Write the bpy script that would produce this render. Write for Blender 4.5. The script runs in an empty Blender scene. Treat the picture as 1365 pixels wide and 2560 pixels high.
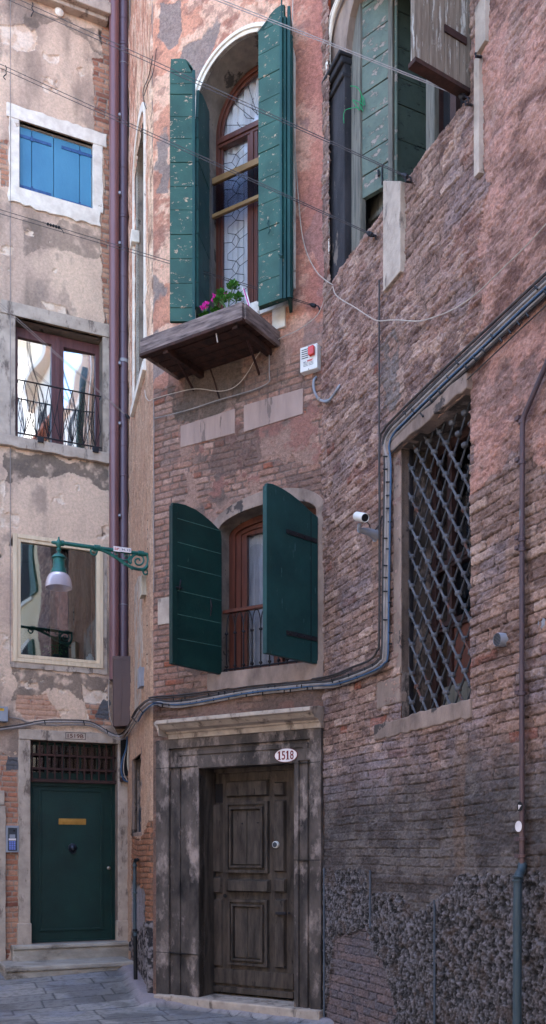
import bpy, math, random
import numpy as np
from mathutils import Vector
random.seed(7)
# ------------------------------------------------------------------ camera, sky, sun, exposure
F = 2300.0; CX = 682.5; HOR = 2130.0; EYE = 1.58; PW = 1365.0; PH = 2560.0
sc = bpy.context.scene
col = sc.collection
cam_d = bpy.data.cameras.new('camera'); cam = bpy.data.objects.new('camera', cam_d); col.objects.link(cam)
cam.location = (0, 0, EYE); cam.rotation_euler = (math.radians(90), 0, 0)
cam_d.sensor_fit = 'VERTICAL'; cam_d.sensor_height = 36.0; cam_d.lens = 36.0 * F / PH
cam_d.shift_y = (HOR - PH / 2) / PH
cam_d.clip_start = 0.05; cam_d.clip_end = 3000
sc.camera = cam
SUN_EL = math.radians(56); SUN_AZ = math.radians(28)      # azimuth from +Y towards +X
sdir = Vector((math.sin(SUN_AZ) * math.cos(SUN_EL), math.cos(SUN_AZ) * math.cos(SUN_EL), math.sin(SUN_EL)))
sun_d = bpy.data.lights.new('sun', 'SUN'); sun = bpy.data.objects.new('sun', sun_d); col.objects.link(sun)
sun_d.energy = 2.2; sun_d.angle = math.radians(0.5); sun_d.color = (1.0, 0.95, 0.88)
sun.rotation_euler = sdir.to_track_quat('Z', 'Y').to_euler(); sun.location = sdir * 60
w = bpy.data.worlds.new('World'); sc.world = w; w.use_nodes = True
nt = w.node_tree; bg = nt.nodes['Background']
sky = nt.nodes.new('ShaderNodeTexSky'); sky.sky_type = 'NISHITA'; sky.sun_disc = False
sky.sun_elevation = SUN_EL; sky.sun_rotation = SUN_AZ; sky.air_density = 1.0; sky.dust_density = 2.0
nt.links.new(sky.outputs[0], bg.inputs[0]); bg.inputs[1].default_value = 0.15
sc.view_settings.view_transform = 'Standard'; sc.view_settings.look = 'None'
sc.view_settings.gamma = 1; sc.view_settings.exposure = 3.08
sc.cycles.use_denoising = True
sc.cycles.max_bounces = 8; sc.cycles.diffuse_bounces = 4; sc.cycles.transparent_max_bounces = 12
sc.cycles.caustics_reflective = False; sc.cycles.caustics_refractive = False

# ------------------------------------------------------------------ plan geometry
def unit(x, y):
    l = math.hypot(x, y); return (x / l, y / l)
class Plane:
    """vertical plane: O (x,y), D unit direction, N unit normal towards the viewer side"""
    def __init__(s, O, D):
        s.O = O; s.D = unit(*D); n = (s.D[1], -s.D[0])
        if n[0] * -O[0] + n[1] * -O[1] < 0: n = (-n[0], -n[1])
        s.N = n
    def pu(s, px, n=0.0):
        r = ((px - CX) / F, 1.0); ox = s.O[0] + n * s.N[0]; oy = s.O[1] + n * s.N[1]
        # k*r - u*D = o
        a, b, c, d = r[0], -s.D[0], r[1], -s.D[1]; det = a * d - b * c
        k = (ox * d - b * oy) / det; u = (a * oy - c * ox) / det
        return u, k
    def uz(s, px, py, n=0.0):
        u, k = s.pu(px, n); return (u, EYE + (HOR - py) / F * k)
    def P(s, u, z, n=0.0):
        return Vector((s.O[0] + u * s.D[0] + n * s.N[0], s.O[1] + u * s.D[1] + n * s.N[1], z))
    def at(s, px, py, n=0.0):
        u, z = s.uz(px, py, n); return s.P(u, z, n)
    def xy(s, px, n=0.0):
        p = s.at(px, 0, n); return (p.x, p.y)
def seg(A, d, px):
    """from plan point A along direction d to the line of sight px"""
    t_ = (px - CX) / F
    # A.x + t dx = t_*(A.y + t dy)
    t = (t_ * A[1] - A[0]) / (d[0] - t_ * d[1])
    return (A[0] + t * d[0], A[1] + t * d[1])
Y1 = EYE * F / (2556 - HOR)
C1 = ((815 - CX) / F * Y1, Y1)                           # corner of front and side wall
C0 = seg(C1, (-3800, F), 383)                           # corner of front and chamfer
CF = seg(C0, (-637, F), 324)                            # corner of chamfer and plaster house
M = Plane(C1, (C1[0] - C0[0], C1[1] - C0[1]))           # u<=0
FC = Plane(C0, (C0[0] - CF[0], C0[1] - CF[1]))
L = Plane(CF, (5100, F))
R = Plane(C1, (900, -F))
MLEN = math.hypot(C1[0] - C0[0], C1[1] - C0[1]); FLEN = math.hypot(C0[0] - CF[0], C0[1] - CF[1])
print('corners', C1, C0, CF, 'M', MLEN, 'F', FLEN, 'R', R.pu(1365), 'L', L.pu(0))
def between(A, B):
    return Plane(A, (B[0] - A[0], B[1] - A[1]))

# ------------------------------------------------------------------ numpy noise
def _h(ix, iy, s):
    v = (ix.astype(np.int64) * 374761393 + iy.astype(np.int64) * 668265263 + s * 982451653) & 0xffffffff
    v = ((v ^ (v >> 13)) * 1274126177) & 0xffffffff
    v = ((v ^ (v >> 15)) * 2246822519) & 0xffffffff
    return ((v ^ (v >> 16)) & 0xffffff) / float(0xffffff)
def vn(x, y, s=0):
    x0 = np.floor(x); y0 = np.floor(y); fx = x - x0; fy = y - y0
    fx = fx * fx * (3 - 2 * fx); fy = fy * fy * (3 - 2 * fy)
    a = _h(x0, y0, s); b = _h(x0 + 1, y0, s); c = _h(x0, y0 + 1, s); d = _h(x0 + 1, y0 + 1, s)
    return (a + (b - a) * fx) * (1 - fy) + (c + (d - c) * fx) * fy
def fbm(x, y, s=0, o=5, g=.5):
    t = 0; a = 1; n = 0
    for i in range(o):
        t = t + a * vn(x * 2 ** i + 13.7 * i, y * 2 ** i - 7.1 * i, s + i * 17); n += a; a *= g
    return t / n
def ridge(x, y, s=0, o=4):
    t = 0; a = 1; n = 0
    for i in range(o):
        t = t + a * (1 - np.abs(2 * vn(x * 2 ** i + 3.7 * i, y * 2 ** i - 7.1 * i, s + i * 17) - 1)); n += a; a *= .5
    return t / n
def ss(a, b, x):
    t = np.clip((x - a) / (b - a), 0, 1); return t * t * (3 - 2 * t)
def inpoly(U, Z, poly):
    r = np.zeros(U.shape, bool); n = len(poly)
    for i in range(n):
        x0, y0 = poly[i]; x1, y1 = poly[(i + 1) % n]
        if y0 == y1: continue
        c = ((y0 > Z) != (y1 > Z)) & (U < (x1 - x0) * (Z - y0) / (y1 - y0) + x0)
        r ^= c
    return r
def rag(U, Z, PL, pts, amp=.03, sc_=9, s=0):
    """ragged patch given by a pixel outline on a wall"""
    poly = [PL.uz(*p) for p in pts]
    a = U + amp * (fbm(U * sc_, Z * sc_, s + 3) - .5) * 2; b = Z + amp * (fbm(U * sc_, Z * sc_, s + 9) - .5) * 2
    return inpoly(a, b, poly).astype(float)
def lin(c):
    c = np.asarray(c, float) / 255.0
    return np.where(c <= .04045, c / 12.92, ((c + .055) / 1.055) ** 2.4)
def mixc(A, B, t):
    return A * (1 - t[..., None]) + B * t[..., None]
def bricks(U, Z, s=0, bh=.068, bl=.26, warp=.02, jag=.005, e0=.003, e1=.010):
    Zw = Z + warp * (vn(U * 1.1, Z * 1.1, s + 1) - .5) * 2 + .006 * (vn(U * 6, Z * 6, s + 2) - .5)
    Uw = U + .012 * (vn(U * 5, Z * 5, s + 4) - .5)
    row = np.floor(Zw / bh); fz = Zw / bh - row
    off = _h(row, row * 0, s + 5)
    uu = Uw / bl + off * .6 + (row % 2) * .5; b = np.floor(uu); fu = uu - b
    hd = _h(row, b, s + 6) < .38
    half = (fu > .5).astype(float)
    fu2 = np.where(hd, (fu * 2) % 1.0, fu); wd = np.where(hd, bl / 2, bl)
    d = np.minimum(np.minimum(fu2, 1 - fu2) * wd, np.minimum(fz, 1 - fz) * bh)
    d = d + jag * (fbm(U * 45, Z * 45, s + 7, 3) - .5) * 2
    bid = b * 2 + half * hd
    return ss(e0, e1, d), _h(row, bid, s + 8), _h(row, bid, s + 9)

# ------------------------------------------------------------------ objects
ORG = {}
def thing(name, label, cat, loc, group=None, kind=None):
    o = bpy.data.objects.new(name, None); col.objects.link(o); o.location = loc; o.empty_display_size = .1
    o['label'] = label; o['category'] = cat
    if group: o['group'] = group
    if kind: o['kind'] = kind
    ORG[o.name] = Vector(loc); return o
def org(parent):
    return ORG[parent.name] if parent else Vector((0, 0, 0))
def finish(name, me, mat, parent, org_=None):
    o = bpy.data.objects.new(name, me); col.objects.link(o)
    if mat: me.materials.append(mat)
    if parent: o.parent = parent
    ORG[o.name] = org(parent) if parent else (org_ or Vector((0, 0, 0)))
    if not parent and org_: o.location = org_
    return o
def tag(o, label, cat, group=None):
    o['label'] = label; o['category'] = cat
    if group: o['group'] = group
    return o
class MB:
    def __init__(s): s.v = []; s.f = []
    def add(s, vs, fs):
        b = len(s.v); s.v += [Vector(v) for v in vs]; s.f += [[b + i for i in f] for f in fs]
    def box(s, PL, u0, u1, z0, z1, n0, n1):
        if u0 > u1: u0, u1 = u1, u0
        if z0 > z1: z0, z1 = z1, z0
        vs = [PL.P(u, z, n) for n in (n0, n1) for z in (z0, z1) for u in (u0, u1)]
        s.add(vs, [(0, 2, 3, 1), (4, 5, 7, 6), (0, 1, 5, 4), (2, 6, 7, 3), (0, 4, 6, 2), (1, 3, 7, 5)]); return s
    def pbox(s, PL, tl, br, n0, n1):
        a = PL.uz(*tl, n1); b = PL.uz(*br, n1); return s.box(PL, a[0], b[0], b[1], a[1], n0, n1)
    def prism(s, PL, poly, n0, n1):
        k = len(poly)
        vs = [PL.P(u, z, n0) for u, z in poly] + [PL.P(u, z, n1) for u, z in poly]
        fs = [list(range(k))[::-1], list(range(k, 2 * k))] + [(i, (i + 1) % k, k + (i + 1) % k, k + i) for i in range(k)]
        s.add(vs, fs); return s
    def pprism(s, PL, pts, n0, n1):
        return s.prism(PL, [PL.uz(*p, n1) for p in pts], n0, n1)
    def ring(s, PL, outer, inner, n0, n1):
        """closed or open band between two equally long polylines"""
        k = len(outer); a = [PL.P(u, z, n1) for u, z in outer]; b = [PL.P(u, z, n1) for u, z in inner]
        c = [PL.P(u, z, n0) for u, z in outer]; d = [PL.P(u, z, n0) for u, z in inner]
        fs = []
        for i in range(k - 1):
            j = i + 1
            fs += [(i, j, k + j, k + i), (2 * k + i, 3 * k + i, 3 * k + j, 2 * k + j), (i, 2 * k + i, 2 * k + j, j), (k + i, k + j, 3 * k + j, 3 * k + i)]
        fs += [(0, k, 3 * k, 2 * k), (k - 1, 3 * k - 1, 4 * k - 1, 2 * k - 1)]
        s.add(a + b + c + d, fs); return s
    def sheet(s, PL, poly, n0, n1, closed=True):
        """reveal: side walls only, from depth n0 to n1"""
        k = len(poly); vs = [PL.P(u, z, n0) for u, z in poly] + [PL.P(u, z, n1) for u, z in poly]
        s.add(vs, [(i, (i + 1) % k, k + (i + 1) % k, k + i) for i in range(k if closed else k - 1)]); return s
    def tube(s, pts, r, seg_=8, closed=False):
        pts = [Vector(p) for p in pts]; n = len(pts)
        if n < 2: return s
        up = None; rings = []
        for i, p in enumerate(pts):
            a = pts[(i - 1) % n] if (closed or i > 0) else p; b = pts[(i + 1) % n] if (closed or i < n - 1) else p
            t = (b - a)
            if t.length < 1e-9: t = Vector((0, 0, 1))
            t.normalize()
            if up is None:
                up = Vector((0, 0, 1)) if abs(t.z) < .9 else Vector((1, 0, 0))
            x = t.cross(up)
            if x.length < 1e-6: x = t.cross(Vector((1, .3, 0)))
            x.normalize(); y = x.cross(t).normalized(); up = y
            rr = r[i] if isinstance(r, (list, tuple)) else r
            rings.append([p + (x * math.cos(q) + y * math.sin(q)) * rr for q in [2 * math.pi * j / seg_ for j in range(seg_)]])
        vs = [v for rg in rings for v in rg]; fs = []
        for i in range(n if closed else n - 1):
            i2 = (i + 1) % n
            for j in range(seg_):
                j2 = (j + 1) % seg_
                fs.append((i * seg_ + j, i * seg_ + j2, i2 * seg_ + j2, i2 * seg_ + j))
        if not closed:
            fs.append(list(range(seg_))[::-1]); fs.append([(n - 1) * seg_ + j for j in range(seg_)])
        s.add(vs, fs); return s
    def lathe(s, c, prof, seg_=24, ax=None, squash=1.0):
        """prof [(r, h)...]; ax axis direction (default up)"""
        c = Vector(c); ax = Vector(ax).normalized() if ax else Vector((0, 0, 1))
        x = ax.cross(Vector((0, 1, 0)) if abs(ax.y) < .9 else Vector((1, 0, 0))).normalized(); y = ax.cross(x)
        vs = []; fs = []
        for r, h in prof:
            for j in range(seg_):
                q = 2 * math.pi * j / seg_; vs.append(c + ax * h + (x * math.cos(q) + y * math.sin(q) * squash) * r)
        for i in range(len(prof) - 1):
            for j in range(seg_):
                j2 = (j + 1) % seg_; fs.append((i * seg_ + j, i * seg_ + j2, (i + 1) * seg_ + j2, (i + 1) * seg_ + j))
        if prof[0][0] > 1e-4: fs.append(list(range(seg_))[::-1])
        if prof[-1][0] > 1e-4: fs.append([(len(prof) - 1) * seg_ + j for j in range(seg_)])
        s.add(vs, fs); return s
    def build(s, name, mat, parent=None, smooth=False, bevel=0, rough=0, org_=None):
        og = org(parent) if parent else (org_ or Vector((0, 0, 0)))
        me = bpy.data.meshes.new(name); me.from_pydata([v - og for v in s.v], [], s.f); me.update()
        o = finish(name, me, mat, parent, org_)
        if smooth:
            for p in me.polygons: p.use_smooth = True
            md = o.modifiers.new('es', 'EDGE_SPLIT'); md.split_angle = math.radians(40)
        if bevel:
            md = o.modifiers.new('bevel', 'BEVEL'); md.width = bevel; md.segments = 2; md.limit_method = 'ANGLE'; md.angle_limit = math.radians(50)
        return o
def smooth_pts(pts, k=6):
    """Catmull-Rom through the points"""
    P = [Vector(p) for p in pts]; out = []
    for i in range(len(P) - 1):
        p0 = P[max(i - 1, 0)]; p1 = P[i]; p2 = P[i + 1]; p3 = P[min(i + 2, len(P) - 1)]
        for j in range(k):
            t = j / k
            out.append(.5 * ((2 * p1) + (p2 - p0) * t + (2 * p0 - 5 * p1 + 4 * p2 - p3) * t * t + (3 * p1 - p0 - 3 * p2 + p3) * t ** 3))
    out.append(P[-1]); return out

def wall_grid(name, PL, u0, u1, z0, z1, res, holes, func, mat, parent):
    nu = int(round((u1 - u0) / res)) + 1; nz = int(round((z1 - z0) / res)) + 1
    us = np.linspace(u0, u1, nu); zs = np.linspace(z0, z1, nz); U, Z = np.meshgrid(us, zs)
    H, Cc = func(U, Z)
    uc, zc = np.meshgrid((us[1:] + us[:-1]) / 2, (zs[1:] + zs[:-1]) / 2)
    keep = np.ones(uc.shape, bool)
    for h in holes: keep &= ~inpoly(uc, zc, h)
    og = org(parent)
    X = PL.O[0] + U * PL.D[0] + H * PL.N[0] - og.x; Yy = PL.O[1] + U * PL.D[1] + H * PL.N[1] - og.y; Zz = Z - og.z
    V = np.stack([X, Yy, Zz], -1).reshape(-1, 3).astype(np.float32)
    idx = np.arange(nu * nz).reshape(nz, nu)
    flip = PL.D[0] * -PL.N[1] + PL.D[1] * PL.N[0] < 0
    q = np.stack([idx[:-1, :-1], idx[:-1, 1:], idx[1:, 1:], idx[1:, :-1]], -1)
    if flip: q = q[..., ::-1]
    q = q[keep]; used = np.unique(q); remap = np.full(nu * nz, -1, np.int64); remap[used] = np.arange(len(used))
    q = remap[q].astype(np.int32); V = V[used]; Cv = Cc.reshape(-1, 3)[used]
    me = bpy.data.meshes.new(name)
    me.vertices.add(len(V)); me.vertices.foreach_set('co', V.ravel())
    me.loops.add(q.size); me.loops.foreach_set('vertex_index', q.ravel())
    me.polygons.add(len(q)); me.polygons.foreach_set('loop_start', np.arange(0, q.size, 4, dtype=np.int32))
    me.polygons.foreach_set('use_smooth', np.ones(len(q), bool))
    me.update(calc_edges=True)
    ca = me.color_attributes.new('Col', 'FLOAT_COLOR', 'POINT')
    ca.data.foreach_set('color', np.concatenate([Cv, np.ones((len(Cv), 1))], 1).astype(np.float32).ravel())
    return finish(name, me, mat, parent)

# ------------------------------------------------------------------ materials
def rgb(c): 
    a = lin(c); return (float(a[0]), float(a[1]), float(a[2]), 1)
def base_mat(name):
    m = bpy.data.materials.new(name); m.use_nodes = True; t = m.node_tree
    b = t.nodes['Principled BSDF']; return m, t, b
def N(t, kind, **kw):
    n = t.nodes.new(kind)
    for k, v in kw.items():
        if k in n.inputs.keys(): n.inputs[k].default_value = v
        else: setattr(n, k, v)
    return n
def mat(name, c, c2=None, scale=6, stretch=(1, 1, 1), rough=.8, bump=.15, bscale=60, metallic=0, spec=.3, patch=None, coat=0):
    """procedural: two colours mixed by noise, optional worn patches (colour, scale, amount), bump"""
    m, t, b = base_mat(name); lk = t.links.new
    tc = N(t, 'ShaderNodeTexCoord'); mp = N(t, 'ShaderNodeMapping'); mp.inputs['Scale'].default_value = stretch
    lk(tc.outputs['Object'], mp.inputs['Vector'])
    n1 = N(t, 'ShaderNodeTexNoise', Scale=scale, Detail=6.0, Roughness=.62); lk(mp.outputs[0], n1.inputs['Vector'])
    cr = N(t, 'ShaderNodeValToRGB'); cr.color_ramp.elements[0].position = .32; cr.color_ramp.elements[1].position = .68
    if c2 is None: c2 = tuple(x * .8 for x in c)
    cr.color_ramp.elements[0].color = rgb(c2); cr.color_ramp.elements[1].color = rgb(c)
    lk(n1.outputs['Fac'], cr.inputs['Fac']); out = cr.outputs['Color']
    n2 = N(t, 'ShaderNodeTexNoise', Scale=bscale, Detail=5.0, Roughness=.65); lk(mp.outputs[0], n2.inputs['Vector'])
    hgt = n2.outputs['Fac']
    if patch:
        pc, ps, amt = patch[:3]; pst = patch[3] if len(patch) > 3 else (1, 1, 1)
        mp2 = N(t, 'ShaderNodeMapping'); mp2.inputs['Scale'].default_value = pst; lk(tc.outputs['Object'], mp2.inputs['Vector'])
        n3 = N(t, 'ShaderNodeTexNoise', Scale=ps, Detail=7.0, Roughness=.7); lk(mp2.outputs[0], n3.inputs['Vector'])
        r3 = N(t, 'ShaderNodeValToRGB'); r3.color_ramp.elements[0].position = 1 - amt; r3.color_ramp.elements[1].position = 1 - amt + (patch[4] if len(patch) > 4 else .03)
        lk(n3.outputs['Fac'], r3.inputs['Fac'])
        mx = N(t, 'ShaderNodeMix', data_type='RGBA'); lk(r3.outputs['Color'], mx.inputs[0]); lk(out, mx.inputs[6]); mx.inputs[7].default_value = rgb(pc)
        out = mx.outputs[2]
        ad = N(t, 'ShaderNodeMath', operation='MULTIPLY_ADD'); lk(r3.outputs['Color'], ad.inputs[0]); ad.inputs[1].default_value = -.6; lk(hgt, ad.inputs[2]); hgt = ad.outputs[0]
    lk(out, b.inputs['Base Color'])
    if bump:
        bp = N(t, 'ShaderNodeBump', Strength=min(1, bump * 2), Distance=.006); lk(hgt, bp.inputs['Height']); lk(bp.outputs[0], b.inputs['Normal'])
    b.inputs['Roughness'].default_value = rough; b.inputs['Metallic'].default_value = metallic
    b.inputs['Specular IOR Level'].default_value = spec; b.inputs['Coat Weight'].default_value = coat
    return m
def wall_mat(name, bscale=60, bump=1.0, rough=.92, var=.34):
    m, t, b = base_mat(name); lk = t.links.new
    at = N(t, 'ShaderNodeAttribute', attribute_name='Col'); tc = N(t, 'ShaderNodeTexCoord')
    n1 = N(t, 'ShaderNodeTexNoise', Scale=30.0, Detail=9.0, Roughness=.82); lk(tc.outputs['Object'], n1.inputs['Vector'])
    mr = N(t, 'ShaderNodeMapRange'); mr.inputs[1].default_value = .36; mr.inputs[2].default_value = .64; mr.inputs[3].default_value = 1 - var; mr.inputs[4].default_value = 1 + var
    lk(n1.outputs['Fac'], mr.inputs[0])
    mx = N(t, 'ShaderNodeVectorMath', operation='SCALE'); lk(at.outputs['Color'], mx.inputs[0]); lk(mr.outputs[0], mx.inputs['Scale'])
    lk(mx.outputs[0], b.inputs['Base Color'])
    n2 = N(t, 'ShaderNodeTexNoise', Scale=float(bscale), Detail=8.0, Roughness=.7); lk(tc.outputs['Object'], n2.inputs['Vector'])
    bp = N(t, 'ShaderNodeBump', Strength=bump, Distance=.02); lk(n2.outputs['Fac'], bp.inputs['Height']); lk(bp.outputs[0], b.inputs['Normal'])
    b.inputs['Roughness'].default_value = rough; b.inputs['Specular IOR Level'].default_value = .2
    return m
def glass_mat(name, refl=.5, tint=(200, 215, 220), wav=.0, wscale=3):
    m, t, b = base_mat(name); lk = t.links.new; t.nodes.remove(b); o = t.nodes['Material Output']
    g = N(t, 'ShaderNodeBsdfGlossy'); g.inputs['Roughness'].default_value = .02; g.inputs['Color'].default_value = (.95, .97, 1, 1)
    tr = N(t, 'ShaderNodeBsdfTransparent'); tr.inputs['Color'].default_value = rgb(tint)
    mx = N(t, 'ShaderNodeMixShader'); mx.inputs[0].default_value = refl; lk(tr.outputs[0], mx.inputs[1]); lk(g.outputs[0], mx.inputs[2]); lk(mx.outputs[0], o.inputs[0])
    if wav:
        tc = N(t, 'ShaderNodeTexCoord'); n2 = N(t, 'ShaderNodeTexNoise', Scale=float(wscale), Detail=1.0); lk(tc.outputs['Object'], n2.inputs['Vector'])
        bp = N(t, 'ShaderNodeBump', Strength=1.0, Distance=wav); lk(n2.outputs['Fac'], bp.inputs['Height']); lk(bp.outputs[0], g.inputs['Normal'])
    return m
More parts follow.
